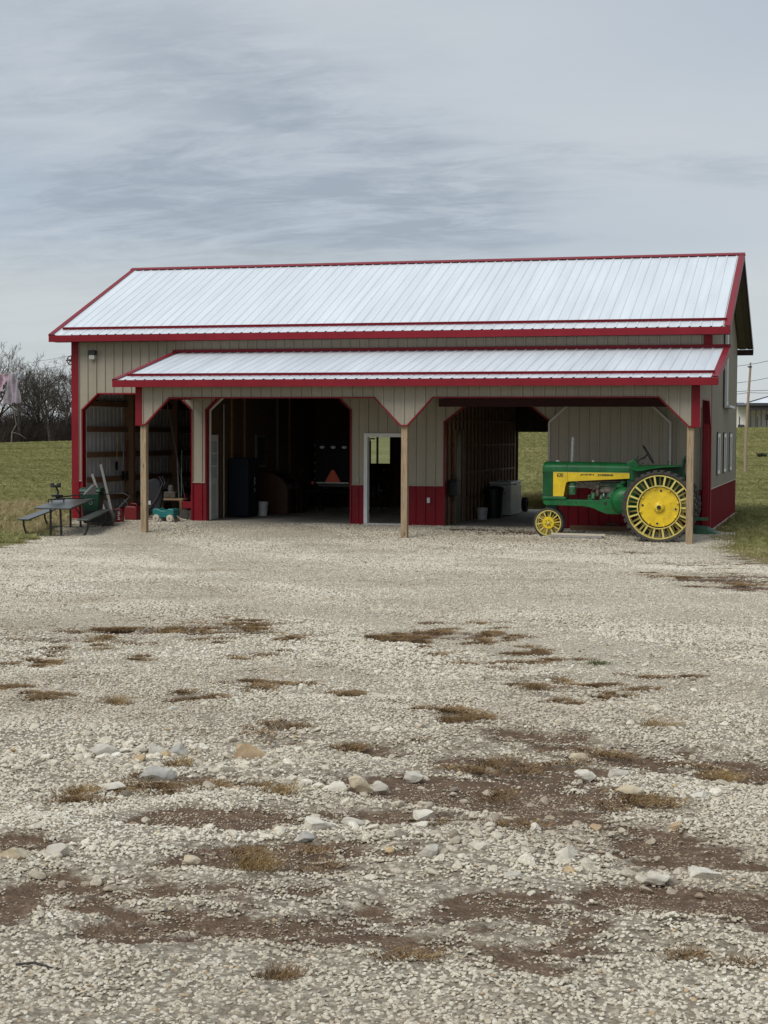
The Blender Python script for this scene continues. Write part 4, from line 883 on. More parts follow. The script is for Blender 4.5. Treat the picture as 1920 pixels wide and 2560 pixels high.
MB().box((-.34, -.06, .12), (-.10, .06, .17)).build('carriage', BLACKM, sr, bevel=.006); MB().prism([(.42, .15), (.74, .15), (.74, .36), (.68, .38)], 'Y', -.05, .05).build('stock_pad', mat('grey_pad', (.12, .12, .11), .7), sr, bevel=.01)
# wheeled refuse cart
def refuse_cart(loc):
    e = empty('refuse_cart', loc, .2, 'dark green wheeled refuse cart behind the picnic table', 'refuse cart')
    G = mat('cart_green', (.008, .045, .022), .42, var=.1); w0, d0, w1, d1, h = .17, .19, .23, .26, .74
    vs = [(-w0, -d0, .05), (w0, -d0, .05), (w0, d0, .05), (-w0, d0, .05), (-w1, -d1, h), (w1, -d1, h), (w1, d1, h), (-w1, d1, h)]
    MB().add(vs, [(0, 3, 2, 1), (4, 5, 6, 7), (0, 1, 5, 4), (1, 2, 6, 5), (2, 3, 7, 6), (3, 0, 4, 7)]).build('bin', G, e, bevel=.03)
    MB().prism([(-.27, .745), (.27, .745), (.25, .81), (.12, .85), (-.12, .85), (-.25, .81)], 'X', -.25, .25).build('lid', G, e, bevel=.02)
    MB().tube([(-.2, .29, .77), (-.2, .34, .79), (.2, .34, .79), (.2, .29, .77)], .016, 8).build('handle', G, e)
    MB().torus((.03, -.245, .50), (1, 0, 0), (0, .10, 1), .035, .007, 16, 5).build('emblem', mat('pale_print', (.16, .19, .17), .5), e)
    for sg in (-1, 1): MB().lathe([(0, sg*.19), (.10, sg*.19), (.115, sg*.20), (.115, sg*.24), (.10, sg*.25), (0, sg*.25)], (0, .20, .115), 'X', 18).build('wheel', RUBBER, e, smooth=SM)
gp = ground(231, 1310); refuse_cart(tuple(gp))
for (p, q, lb) in (((-14.02, 2.35, 0), (-14.62, 2.75, 1.10), 'shorter pale board leaning by the refuse cart'), ((-13.96, 2.55, 0), (-14.44, 2.85, 1.33), 'taller pale board leaning beside a shorter one')):
    z0 = zg1(p[0], p[1]); c = Vector((p[0], p[1], z0)); d = Vector((q[0]-p[0], q[1]-p[1], q[2])); tag(MB().beam((0, 0, .01), d, .062, .022, up=(0, -1, .4)).build('leaning_board', wood('old_board', (.12, .115, .105), (.18, .172, .155), 2), None, loc=c), lb, 'board')
# wheelbarrow
gp = ground(248, 1312); wb = empty('wheelbarrow', tuple(gp), 0, 'black wheelbarrow with looped handle beside the refuse cart', 'wheelbarrow')
MB().prism([(-.18, .06), (.28, .06), (.42, .34), (-.30, .34)], 'Y', -.22, .18).build('tray', BLACK, wb, bevel=.02)
t_ = MB().lathe([(.10, -.045), (.16, -.055), (.195, -.03), (.195, .03), (.16, .055), (.10, .045)], (.34, -.26, .195), 'Y', 24).build('wheel', RUBBER, wb, smooth=SM); MB().lathe([(0, -.03), (.10, -.04), (.10, .04), (0, .03)], (.34, -.26, .195), 'Y', 16).build('wheel_hub', BLACKM, t_)
MB().tube([(.34, -.16, .2), (.26, -.05, .42), (.18, .05, .62), (.0, .12, .70), (.55, .14, .74), (.72, .12, .66), (.45, .0, .36), (.40, -.05, .28)], .014, 6).build('handle', BLACKM, wb, smooth=True)
# red fuel cans
REDP = mat('red_plastic', (.15, .007, .009), .4, var=.1)
fc = empty('fuel_can', tuple(ground(296, 1305)), .1, 'tall red fuel can with white print beside the wheelbarrow', 'fuel can')
MB().prism([(-.12, 0), (.12, 0), (.12, .27), (.08, .32), (-.09, .33), (-.12, .28)], 'Y', -.09, .09).build('body', REDP, fc, bevel=.02); MB().lathe([(0, .40), (.02, .40), (.025, .33)], (-.02, 0, 0), 'Z', 10).build('cap', BLACK, fc)
for i in range(5): MB().box((.012+.01*(i % 2), -.0935, .06+i*.042), (.075-.012*(i % 3), -.0905, .082+i*.042)).build('label_print', PLASTW, fc)
fc = empty('fuel_can', tuple(ground(332, 1299)), -.1, 'wide red fuel can with black spout near the leaning poles', 'fuel can')
MB().prism([(-.17, 0), (.17, 0), (.17, .28), (.12, .33), (-.12, .33), (-.17, .28)], 'Y', -.12, .12).build('body', REDP, fc, bevel=.025); MB().tube([(-.12, 0, .30), (-.16, 0, .40), (-.24, 0, .48)], .022, 8).build('spout', BLACK, fc); MB().tube([(-.08, 0, .33), (-.04, 0, .39), (.09, 0, .38), (.13, 0, .32)], .018, 8).build('handle', REDP, fc, smooth=True)
# stroller behind the post
st = empty('stroller', tuple(ground(384, 1294)), .2, 'dark folded stroller behind the left porch post', 'stroller')
DG = mat('dark_fabric', (.022, .023, .027), .9, var=.3, vscale=20)
MB().prism([(-.20, .12), (.16, .10), (.24, .5), (.20, .86), (.05, .98), (-.14, .92), (-.24, .6)], 'Y', -.12, .12).build('seat_fabric', DG, st, bevel=.05)
for yy in (-.15, .15): MB().tube([(-.18, yy, .1), (.12, yy, .5), (.26, yy, .86), (.18, yy, 1.02)], .013, 6).build('frame', mat('grey_tube', (.05, .05, .055), .5), st)
for p in ((-.2, -.16), (-.2, .16), (.2, -.16), (.2, .16)): MB().lathe([(0, -.02), (.09, -.02), (.10, 0), (.09, .02), (0, .02)], (p[0], p[1], .10), 'Y', 16).build('wheel', RUBBER, st)
MB().box((-.10, -.135, .32), (-.04, -.122, .42)).build('tag', PLASTW, st, bevel=.01)
# teal toy wagon
TEAL = mat('teal_plastic', (.012, .155, .145), .38, var=.08)
tw = empty('toy_wagon', tuple(ground(416, 1304)), math.radians(-4), 'small teal plastic toy wagon with cream wheels', 'toy wagon')
prof = [(-.27, .10), (.27, .10), (.28, .27), (.25, .31), (.14, .315), (.04, .27), (-.06, .27), (-.16, .315), (-.26, .31), (-.285, .27)]
MB().prism(prof, 'Y', -.17, .17).build('body', TEAL, tw, bevel=.022); MB().box((-.275, -.178, .19), (.275, .178, .205)).build('body_rim', TEAL, tw, bevel=.004)
for p in ((-.17, -.19), (.19, -.19), (-.17, .19), (.19, .19)):
    w_ = MB().lathe([(0, -.035), (.075, -.03), (.088, -.015), (.088, .015), (.075, .03), (0, .035)], (p[0], p[1], .088), 'Y', 20).build('wheel', mat('cream_plastic', (.52, .46, .36), .5), tw, smooth=SM)
    MB().lathe([(0, -.045), (.025, -.04), (.03, -.03)], (p[0], p[1], .088), 'Y', 10).build('hub', mat('grey_hub', (.25, .23, .2), .5), w_)
MB().tube([(.27, 0, .14), (.36, .02, .07), (.50, .06, .05)], .016, 6).build('handle', mat('cream_plastic', (.52, .46, .36), .5), tw)
# low bench, hand truck
bp_ = ground(435, 1290); bn = empty('work_bench', tuple(bp_), 0, 'low bench with a pale wooden top deep in the left bay', 'bench')
MB().box((-.42, -.15, .40), (.30, .15, .45)).build('bench_top', wood('bench_wood', (.33, .22, .12), (.42, .3, .18), 0), bn, bevel=.004)
for xx in (-.36, .24):
    for yy in (-.11, .11): MB().box((xx-.03, yy-.03, 0), (xx+.03, yy+.03, .40)).build('leg', STUD, bn)
jr = empty('engine_unit', (bp_[0]-.06, bp_[1], bp_[2]+.45), 0, 'dark small motor standing on the low bench', 'motor')
MB().box((-.18, -.12, .0), (.14, .12, .17)).build('housing', GREASE, jr, bevel=.03); MB().lathe([(0, .34), (.06, .33), (.075, .26), (.075, .17)], (-.02, 0, 0), 'Z', 14).build('tank', mat('grey_tank', (.13, .12, .12), .5), jr, smooth=SM)
ht = empty('hand_truck', tuple(ground(468, 1300)), 0, 'red hand cart with black wheel at the end of the left bay', 'hand cart')
MB().box((-.10, -.05, .28), (.14, .25, .46)).build('tray', RED, ht, bevel=.015)
for i in range(3): MB().box((-.07, -.06, .46+.0), (.12, -.04, .475)).box((-.105, -.055, .30+i*.05), (-.085, .2, .33+i*.05)).build('rail', RED, ht)
MB().tube([(-.06, 0, .28), (-.06, 0, .62)], .012, 6).tube([(.10, 0, .28), (.10, 0, .62)], .012, 6).build('upright', RED, ht)
for xx in (-.06, .14): MB().lathe([(0, -.035), (.11, -.035), (.13, -.015), (.13, .015), (.11, .035), (0, .035)], (xx, .02, .13), 'Y', 20).build('wheel', RUBBER, ht, smooth=SM)
# poles and tools in the left bay
def pole(p, q, r, m, label): 
    p = Vector(p); q = Vector(q)-p; tag(MB().tube([(0, 0, 0), q], r, 8).build('pole', m, None, loc=p), label, 'pole', None)
pole((-13.45, 5.9, zg1(-13.4, 5.9)), (-14.05, 5.95, 2.95), .014, mat('grey_pole', (.17, .175, .17), .5), 'tallest pale pole leaning in the left bay')
pole((-13.38, 5.2, zg1(-13.4, 5.2)), (-13.62, 5.6, 1.55), .020, mat('grey_pole', (.17, .175, .17), .5), 'short grey pole leaning behind the left porch post')
pole((-13.30, 5.1, zg1(-13.4, 5.1)), (-13.47, 5.55, 1.75), .012, mat('green_pole', (.16, .24, .14), .5), 'thin green pole leaning behind the left porch post')
def hung(label, y_, z0, z1, m, r=.012, hook=True):
    e = empty('hanging_tool', (-15.10, y_, z0), 0, label, 'tool', 'tools hanging in the left bay'); MB().tube([(.02, 0, 0), (.03, .02, (z1-z0)*.5), (.02, 0, z1-z0)], r, 6).build('handle', m, e)
    MB().prism([(-.05, -.22), (.05, -.22), (.07, -.02), (0, .02), (-.07, -.02)], 'X', .01, .03).build('blade', BLACKM, e)
hung('dark strap hanging nearest the front of the left bay', 4.42, 1.1, 2.0, BLACKM, .006); hung('yellow handled tool hanging on the left bay wall', 5.1, 1.45, 2.2, mat('yellow_handle', (.45, .36, .08), .5)); hung('pale handled tool hanging on the left bay wall', 5.48, 1.2, 1.95, PLANKG, .016); hung('red handled tool hanging beside the bay post', 5.72, 1.2, 2.0, mat('red_handle', (.2, .03, .02), .5), .016)
# buckets
def bucket(loc, r, h, label):
    e = empty('bucket', loc, 0, label, 'bucket'); MB().lathe([(0, .0), (r*.86, 0), (r*.97, h*.78), (r*1.05, h*.80), (r*1.05, h*.86), (r, h*.87), (r*1.06, h), (r*.96, h), (r*.82, .02), (0, .02)], (0, 0, 0), 'Z', 28).build('pail', PLASTW, e, smooth=SM)
    MB().tube([(-r*1.05, -.0, h*.8), (-r*.7, -r*.85, h*.5), (0, -r*1.12, h*.38), (r*.7, -r*.85, h*.5), (r*1.05, 0, h*.8)], .004, 5).build('handle', STEEL, e)
bucket((-11.36, 5.75, .1), .145, .36, 'white plastic bucket standing in front of the brown desk'); bucket((-5.72, 6.05, .1), .135, .29, 'white plastic bucket standing beside the black refuse bin')
# blue cabinet, desk
cb = empty('cabinet', (-11.60, 5.05, .1), 0, 'tall dark blue steel cabinet in the wide bay', 'cabinet'); MB().box((-.25, -.38, .03), (.25, .38, 1.47)).build('carcass', BLUED, cb, bevel=.012)
for sg in (-1, 1): MB().box((.252, sg*.19-.183, .08), (.268, sg*.19+.183, 1.44)).build('door', BLUED, cb, bevel=.006)
for zz in (.62, .80, .90): MB().tube([(.27, .03, zz), (.30, .03, zz+.05), (.27, .03, zz+.10)], .010, 6).build('handle', STEEL, cb)
dk = empty('roll_top_desk', (-11.35, 6.45, .1), 0, 'brown wooden roll top desk in the wide bay', 'desk')
for yy in (0, 1.1): MB().prism([(-.42, 0), (.42, 0), (.42, .66), (.38, .78), (.22, .96), (.0, 1.07), (-.42, 1.09)], 'Y', yy, yy+.04).build('side_panel', BROWN, dk, bevel=.006)
MB().prism([(-.40, .62), (.43, .62), (.43, .68), (.36, .80), (.2, .95), (0, 1.05), (-.40, 1.07)], 'Y', .042, 1.098).build('roll_top', BROWN, dk, bevel=.006)
for yy in (.06, .75):
    for k in range(3): MB().box((.39, yy, .06+k*.185), (.42, yy+.32, .225+k*.185)).build('drawer', BROWN, dk, bevel=.006)
# buggy
bg_ = empty('buggy', (-10.03, 7.5, .1), 0, 'black enclosed horse buggy with orange triangle in the wide bay', 'buggy')
BB = mat('buggy_black', (.004, .004, .006), .5, var=.15, spec=.15)
MB().prism([(-.53, .82), (.53, .82), (.53, 1.88), (.50, 1.95), (-.50, 1.95), (-.53, 1.88)], 'Y', 0, 1.75).build('body', BB, bg_, bevel=.02)
MB().box((-.58, -.04, 1.94), (.58, 1.95, 1.975)).build('roof_edge', BB, bg_, bevel=.01); MB().box((-.45, -.07, .79), (.45, -.01, .825)).build('bumper_bar', STEEL, bg_, bevel=.005)
tri = MB().prism([(-.175, .80), (.175, .80), (.205, .855), (.032, 1.145), (-.032, 1.145), (-.205, .855)], 'Y', -.028, -.012)
tri = tri.build('warning_triangle', REDREF, bg_); MB().prism([(-.135, .845), (.135, .845), (.02, 1.095), (-.02, 1.095)], 'Y', -.034, -.029).build('triangle_centre', ORANGE, tri)
for xx in (-.305, 0, .305): MB().lathe([(0, -.02), (.045, -.02), (.062, -.012), (.066, 0)], (0, 0, 0), 'Y', 20).build('oval_reflector', mat('pale_reflector', (.68, .69, .70), .3), bg_, loc=(xx, -.002, 1.735)).scale = (1.05, 1, .62)
for zz in (1.78, 1.555, 1.33, 1.105, .88): MB().lathe([(0, -.012), (.012, -.01), (.014, 0)], (-.505, 0, zz), 'Y', 10).build('stud', mat('pale_reflector', (.68, .69, .70), .3), bg_)
MB().lathe([(0, -.05), (.045, -.045), (.05, 0)], (-.56, 0, .80), 'Y', 14).build('tail_light', mat('red_lens', (.4, .02, .05), .2), bg_)
for yy in (.15, 1.75):
    MB().tube([(-.95, yy, .56), (.95, yy, .56)], .022, 8).build('axle', BLACKM, bg_); MB().tube([(-.5, yy, .62), (-.2, yy, .70), (.2, yy, .70), (.5, yy, .62)], .018, 6).tube([(-.5, yy, .60), (0, yy, .53), (.5, yy, .60)], .018, 6).build('spring', BLACKM, bg_)
    for sg in (-1, 1):
        w_ = MB().lathe([(.53, -.016), (.56, -.016), (.56, .016), (.53, .016), (.53, -.016)], (sg*.90, yy, .56), 'X', 48).build('wheel', BLACKM, bg_, smooth=SM); MB().lathe([(0, -.08), (.06, -.07), (.06, .07), (0, .08)], (sg*.90, yy, .56), 'X', 14).build('hub', BLACKM, w_)
        for i in range(14): a = 2*PI*i/14; MB().tube([(sg*.90, yy+.05*math.cos(a), .56+.05*math.sin(a)), (sg*.90, yy+.535*math.cos(a), .56+.535*math.sin(a))], .011, 5).build('spoke', BLACKM, w_)
MB().box((-.45, .1, .70), (.45, 1.6, .82)).build('undercarriage', BLACKM, bg_)
# freezer, bin, tyre, rack in the passage
fz = empty('chest_freezer', (-5.61, 8.4, .1), 0, 'white chest freezer at the far end of the passage', 'freezer')
FW = mat('freezer_enamel', (.78, .78, .75), .35, var=.08, vscale=3); MB().box((-.28, -.70, .03), (.28, .70, .80)).build('chest', FW, fz, bevel=.02); MB().box((-.285, -.705, .81), (.285, .705, .88)).build('lid', FW, fz, bevel=.02); MB().box((.286, -.1, .79), (.31, .1, .83)).build('handle', STEEL, fz)
rb = empty('refuse_bin', (-5.62, 6.95, .1), 0, 'black round refuse bin in front of the chest freezer', 'refuse bin')
MB().lathe([(0, 0), (.20, 0), (.245, .66), (.262, .67), (.262, .70), (.245, .70)], (0, 0, 0), 'Z', 28).build('can', BLACK, rb, smooth=SM); MB().lathe([(.272, .69), (.275, .73), (.23, .775), (.10, .80), (0, .805)], (0, 0, 0), 'Z', 28).build('lid', BLACK, rb, smooth=SM)
for sg in (-1, 1): MB().tube([(sg*.25, -.06, .62), (sg*.31, -.06, .62), (sg*.31, .06, .62), (sg*.25, .06, .62)], .012, 6).build('handle', BLACK, rb)
ty = MB().lathe([(.12, -.08), (.17, -.10), (.235, -.085), (.25, 0), (.235, .085), (.17, .10), (.12, .08), (.12, -.08)], (0, 0, 0), 'X', 28).build('tyre', RUBBER, None, smooth=SM, loc=(-5.47, 10.35, .30)); ty.scale = (.8, .8, .8); tag(ty, 'loose black tyre standing behind the chest freezer', 'tyre')
bx = empty('wall_box', (-5.90, 3.62, .75), 0, 'black box fixed low on the passage wall by its entrance', 'box'); MB().prism([(-.06, 0), (.14, .05), (.14, .36), (-.06, .36)], 'Y', -.15, .2).build('housing', BLACK, bx, bevel=.012); MB().box((-.07, -.16, .361), (.15, .21, .385)).build('lid', BLACK, bx, bevel=.008)

# ================================================================ ROCKS, DRY WEEDS AND TUFTS IN THE YARD
def rock_mat(name, c1, c2):
    m = bpy.data.materials.new(name); m.use_nodes = True; t = m.node_tree; b = t.nodes['Principled BSDF']; b.inputs['Roughness'].default_value = .92; b.inputs['Specular IOR Level'].default_value = .2
    tc = N(t, 'ShaderNodeTexCoord'); a = noise(t, tc.outputs['Object'], 14, 8, .65); d = noise(t, tc.outputs['Object'], 5, 3)
    c = ramp(t, a, [(.3, c1), (.62, c2)]); c = mixc(t, ramp(t, d, [(.5, (0,)*3), (.68, (.6,)*3)]), c, tuple(np.array(c1)*.55)); L(t, c, b.inputs['Base Color'])
    bp = N(t, 'ShaderNodeBump'); bp.inputs['Strength'].default_value = .7; bp.inputs['Distance'].default_value = .012; L(t, a, bp.inputs['Height']); L(t, bp.outputs[0], b.inputs['Normal']); return m
RM = {'grey': rock_mat('rock_grey', (.40, .36, .295), (.60, .555, .465)), 'ochre': rock_mat('rock_ochre', (.33, .225, .12), (.54, .41, .26)), 'blue': rock_mat('rock_slate', (.29, .27, .235), (.50, .475, .42)),
      'pale': rock_mat('rock_pale', (.54, .49, .395), (.72, .67, .56)), 'yellow': rock_mat('rock_buff', (.46, .37, .24), (.63, .54, .39))}
# native photo: x, y of the base, width in pixels, height/width, colour, label
ROCKS = [(622, 1898, 84, .50, 'ochre', 'large ochre rock standing alone in the left middle gravel'), (388, 1945, 92, .50, 'blue', 'tilted blue grey slab of rock in the left dirt patch'),
 (388, 1888, 56, .75, 'grey', 'upright grey rock left of a split rock pair'), (438, 1888, 58, .62, 'blue', 'split slate rock behind the blue grey slab'), (255, 1892, 80, .45, 'grey', 'low broad grey rock left of the upright rock'),
 (276, 1975, 84, .32, 'pale', 'flat pale rock at the left edge of the dirt'), (782, 2074, 82, .42, 'pale', 'large rounded pale rock below the centre of the yard'), (885, 2068, 62, .42, 'grey', 'dull grey rock right of the large rounded pale rock'),
 (898, 1968, 62, .62, 'yellow', 'cracked buff rock at the centre of the yard'), (842, 1976, 62, .45, 'pale', 'pale rock just left of the cracked buff rock'), (946, 1972, 44, .55, 'grey', 'small grey rock just right of the cracked buff rock'),
 (1032, 1944, 52, .45, 'grey', 'dark based rock at the tip of the big dirt patch'), (1064, 2040, 60, .38, 'pale', 'white rock on the left bank of the big dirt patch'), (1453, 1900, 54, .40, 'yellow', 'block of buff rock at the top of the big dirt patch'),
 (1578, 1985, 72, .36, 'yellow', 'flat yellowish rock on the right rim of the dirt'), (1464, 1942, 56, .38, 'pale', 'rounded pale rock below the block of buff rock'), (1545, 1938, 50, .36, 'grey', 'half buried grey rock above the flat yellowish rock'),
 (1752, 1994, 50, .30, 'pale', 'thin pale slab lying in gravel at the right'), (1640, 2206, 96, .30, 'pale', 'long flat white rock near the right dirt patch'), (1758, 2200, 88, .38, 'pale', 'broad white rock beside the long flat white rock'),
 (1418, 2140, 58, .55, 'pale', 'white lump of rock on the gravel bank'), (1337, 2076, 30, .7, 'pale', 'small white stone in the middle of the big dirt patch'), (1494, 2074, 34, .65, 'ochre', 'small ochre stone in the middle of the big dirt patch'),
 (1075, 2138, 70, .42, 'grey', 'hollowed grey rock left of the gravel bank'), (1196, 2122, 56, .38, 'pale', 'sloping pale rock on the gravel bank'), (1290, 2196, 60, .28, 'grey', 'flat grey rock in front of the gravel bank'),
 (34, 2145, 88, .42, 'yellow', 'tan rock at the left edge of the picture'), (142, 2140, 60, .55, 'grey', 'grey rock beside the tan rock at the left edge'), (482, 2152, 42, .5, 'yellow', 'small tan stone above the left dirt patch'),
 (1052, 2070, 44, .5, 'pale', 'small pale rock below the white bank rock'), (762, 2100, 50, .4, 'blue', 'bluish stone in front of the large rounded pale rock'), (1690, 2070, 32, .6, 'ochre', 'brown stone on the right gravel rim'), (432, 1776, 36, .5, 'grey', 'lone grey stone behind the rock group'), (345, 1905, 40, .6, 'ochre', 'small orange stone among the left rocks')]
for i, (px, py, w, hr, c, lb) in enumerate(ROCKS):
    g = ground(px, py); d = depth(g); r = w*d/FPX/2; me = rock_mesh('rock', 300+i*7, 4, RM[c], 1.0, 14)
    v = np.array([q.co[:] for q in me.vertices]); sz_ = v.max(0)-v.min(0); v = v/sz_*np.array([2*r, 1.5*r, 2*r*hr*1.35])
    for q, cc in zip(me.vertices, v): q.co = cc
    o = bpy.data.objects.new('rock', me); COL.objects.link(o); o.location = (g[0]+FH[0]*.6*r, g[1]+FH[1]*.6*r, zg1(g[0], g[1])+r*hr*.02)
    o.rotation_euler = (rnd.uniform(-.12, .12), rnd.uniform(-.15, .15), YAW+rnd.uniform(-.35, .35)); tag(o, lb, 'rock', 'larger rocks lying in the gravel yard')
def blades(mb, c, n, r, h, lean, w, rg):
    for _ in range(n):
        a = rg.uniform(0, 2*PI); q = r*math.sqrt(rg.uniform(0, 1)); b = Vector((c[0]+q*math.cos(a), c[1]+q*math.sin(a), c[2])); l = h*rg.uniform(.5, 1.15)
        da = rg.uniform(0, 2*PI) if rg.uniform(0, 1) < .5 else a; t = Vector((math.cos(da), math.sin(da), 0))*lean*l*rg.uniform(.3, 1.2); sd_ = Vector((-math.sin(da+1), math.cos(da+1), 0))*w*rg.uniform(.6, 1.3)
        m1 = b+t*.35+Vector((0, 0, l*.62)); e = b+t+Vector((0, 0, l*.8)); mb.add([b-sd_, b+sd_, m1+sd_*.7, m1-sd_*.7, e], [(0, 1, 2, 3), (3, 2, 4)])
DRYM = mat('dry_grass', (.30, .20, .085), .9, var=.35, vscale=25, spec=.1); DRYB = mat('dry_brown_grass', (.21, .135, .068), .9, var=.35, vscale=25, spec=.1); DRYG = mat('faded_green_weed', (.10, .12, .04), .9, var=.3, vscale=25, spec=.1)
TUFTS = [(290, 1758, 95, 1.0, DRYM, 'tan dry grass tuft alone on the left gravel'), (1645, 1815, 150, 1.0, DRYM, 'long golden dry grass tuft on the right gravel'), (640, 2165, 120, .9, DRYM, 'straw coloured grass tuft above the left dirt patch'), (205, 1985, 80, 1.0, DRYM, 'golden grass tuft beside the flat pale rock'),
 (690, 1980, 110, .9, DRYM, 'golden grass tuft left of the centre rocks'), (1800, 1950, 130, .9, DRYM, 'yellow grass tuft on the right dirt'), (440, 1918, 60, 1.2, DRYM, 'pale grass tuft growing beside the blue grey slab'), (1345, 1720, 110, .8, DRYB, 'greyish dead grass tuft in the middle right gravel'),
 (1230, 1915, 80, .9, DRYB, 'brown dead grass tuft at the top of the big dirt patch'), (690, 2440, 90, .7, DRYB, 'reddish brown dead weed near the bottom of the picture'), (1500, 1660, 60, .7, DRYG, 'small green weed clump in the right gravel'), (1160, 1800, 110, .7, DRYB, 'brown dead grass clump right of the centre'), (720, 1820, 110, .8, DRYB, 'brown dead grass clump behind the ochre rock')]
for i, (px, py, w, hk, m, lb) in enumerate(TUFTS):
    g = ground(px, py); d = depth(g); r = w*d/FPX/2; rg = random.Random(500+i); mb = MB(); k = 5
    for _ in range(20):
        a = rg.gauss(0, .42)*r; b = rg.gauss(0, .26)*r
        q = (RH[0]*a+FH[0]*b, RH[1]*a+FH[1]*b); blades(mb, (q[0], q[1], zg1(g[0]+q[0], g[1]+q[1])-g[2]-.005), 13, .05, .075*hk*rg.uniform(.5, 1.2), 1.7, .0017, rg)
    tag(mb.build('grass_tuft', m, None, loc=tuple(g), fixn=False), lb, 'grass tuft', 'dry grass tufts in the gravel yard')
WEEDS = [(230, 1600, 130, 9), (330, 1575, 140, 8), (480, 1572, 150, 8), (560, 1592, 90, 9), (620, 1556, 90, 7), (640, 1580, 60, 6), (730, 1597, 30, 6), (660, 1641, 75, 6), (340, 1646, 45, 4), (200, 1622, 60, 7), (1010, 1598, 90, 10), (1080, 1582, 80, 9), (1060, 1632, 55, 5), (1220, 1590, 70, 8), (1260, 1600, 40, 8), (1180, 1565, 80, 5), (1300, 1632, 70, 8), (1270, 1667, 60, 6), (1330, 1652, 70, 4), (1120, 1660, 30, 5),
         (600, 1712, 80, 9), (730, 1708, 55, 7), (480, 1740, 60, 8), (860, 1732, 50, 5), (110, 1660, 55, 8), (40, 1720, 60, 7), (110, 1742, 40, 6), (1070, 1770, 55, 7), (1170, 1795, 70, 13), (1480, 1745, 80, 8), (1560, 1735, 60, 5), (1530, 1720, 90, 6), (1600, 1690, 70, 5), (1380, 1712, 60, 8), (690, 1815, 60, 9), (660, 1838, 60, 9), (1020, 1860, 60, 6), (880, 1870, 50, 5), (1540, 1890, 80, 10), (1750, 1930, 90, 10), (1330, 1895, 90, 10), (1300, 1920, 110, 10), (400, 1960, 120, 9), (700, 1970, 120, 12), (500, 1975, 80, 9), (1820, 2390, 140, 16), (170, 2000, 80, 8), (1200, 1935, 100, 9), (780, 2160, 130, 12), (560, 2130, 100, 9), (1470, 1990, 130, 12), (200, 2380, 70, 7), (950, 2400, 160, 9), (1700, 1440, 90, 5), (1820, 1425, 70, 4), (1850, 1462, 80, 5), (1340, 2060, 150, 10), (1580, 2010, 110, 10)]
mb1, mb2 = MB(), MB(); rg = random.Random(77)
WEEDS = [(px+rg.gauss(0, .75)*rx, py+rg.gauss(0, 1.0)*ry, rx*rg.uniform(.14, .5), ry*rg.uniform(.18, .4)) for (px, py, rx, ry) in WEEDS for _ in range(7)]
for k, (px, py, rx, ry) in enumerate(WEEDS):
    gx, gy, wx, wy, _ = to_patch((px, py, rx, ry, 1)); n = int(min(700, 90+wx*wy*5200)*(1.0 if py < 1800 else .35)); far = depth((gx, gy, .2)); mbx = mb1 if k % 3 else mb2
    a = nr.normal(0, .72, n); b = nr.normal(0, .72, n); xw = gx+RH[0]*a*wx+FH[0]*b*wy; yw = gy+RH[1]*a*wx+FH[1]*b*wy
    f = fbm(xw*7, yw*7, 91, 3); zw_ = zg(xw, yw)
    for x_, y_, z_ in zip(xw[f > .5], yw[f > .5], zw_[f > .5]): blades(mbx, (x_, y_, z_-.004), 4, .05, .024, 2.6, .0020+far*.00013, rg)
tag(mb1.build('dry_weeds', DRYB, None, fixn=False), 'low brown dead weeds matted in the gravel yard', 'weeds', kind='stuff'); tag(mb2.build('dry_weeds', mat('tan_weeds', (.30, .20, .10), .9, var=.35, vscale=20, spec=.1), None, fixn=False), 'low tan dead weeds matted in the gravel yard', 'weeds', kind='stuff')
tw_ = ground(40, 2420); tag(MB().tube([(0, 0, .012), (.06, .01, .02), (.13, .0, .012), (.2, -.01, .012)], .004, 6).build('twig', mat('twig_bark', (.05, .04, .035), .9), None, loc=tuple(tw_)), 'thin dark twig on the gravel at lower left', 'twig')

# ================================================================ GRASS BESIDE AND BEHIND THE BARN
GRM = tone_mat('grass_blade', [(0, (.13, .132, .046)), (.3, (.25, .245, .092)), (.6, (.36, .33, .145)), (.8, (.42, .35, .18)), (1, (.50, .38, .22))], .95, False)
def clump(seed, n, r, h, w):
    mb = MB(); blades(mb, (0, 0, 0), n, r, h, .9, w, random.Random(seed)); me = bpy.data.meshes.new('clump'); me.from_pydata(mb.v, [], mb.f); me.materials.append(GRM); me.update(); return me
short = protos('short_grass', [clump(i, 26, .10, .075, .006) for i in range(6)]); tall = protos('tall_grass', [clump(40+i, 30, .14, .34, .006) for i in range(6)])
def put(name, x, y, tone, h, coll, label):
    n = len(x); z = zg(x, y); s = h*nr.uniform(.7, 1.35, n)
    scatter(name, np.stack([x, y, z-.01+.015*(np.abs(y) < 14)], 1), np.stack([nr.uniform(-.1, .1, n), nr.uniform(-.1, .1, n), nr.uniform(0, 6.3, n)], 1), np.stack([s, s, s*nr.uniform(.7, 1.3, n)], 1), nr.integers(0, 6, n).astype(np.int32), np.clip(tone, 0, 1), coll, label=label, cat='grass')
def streak(x, y): return .25+.75*(fbm(x*.05+y*.09, y*.5-x*.10, 14, 3)-.2)
px = []
for lo_, hi_, d0, d1, n in ((-.34, -.185, 33, 62, 26000), (-.32, -.18, 62, 110, 16000), (-.30, -.18, 110, 172, 12000), (.185, .33, 27, 62, 30000), (.18, .31, 62, 110, 11000), (.18, .30, 110, 168, 8000), (.05, .13, 45, 62, 4000), (.05, .13, 62, 165, 9000)):
    d = np.sqrt(nr.uniform(d0**2, d1**2, n)); l = nr.uniform(lo_, hi_, n)*d; px.append((CX+d*FH[0]+l*RH[0], CY+d*FH[1]+l*RH[1], d))
x = np.concatenate([p[0] for p in px]); y = np.concatenate([p[1] for p in px]); d = np.concatenate([p[2] for p in px])
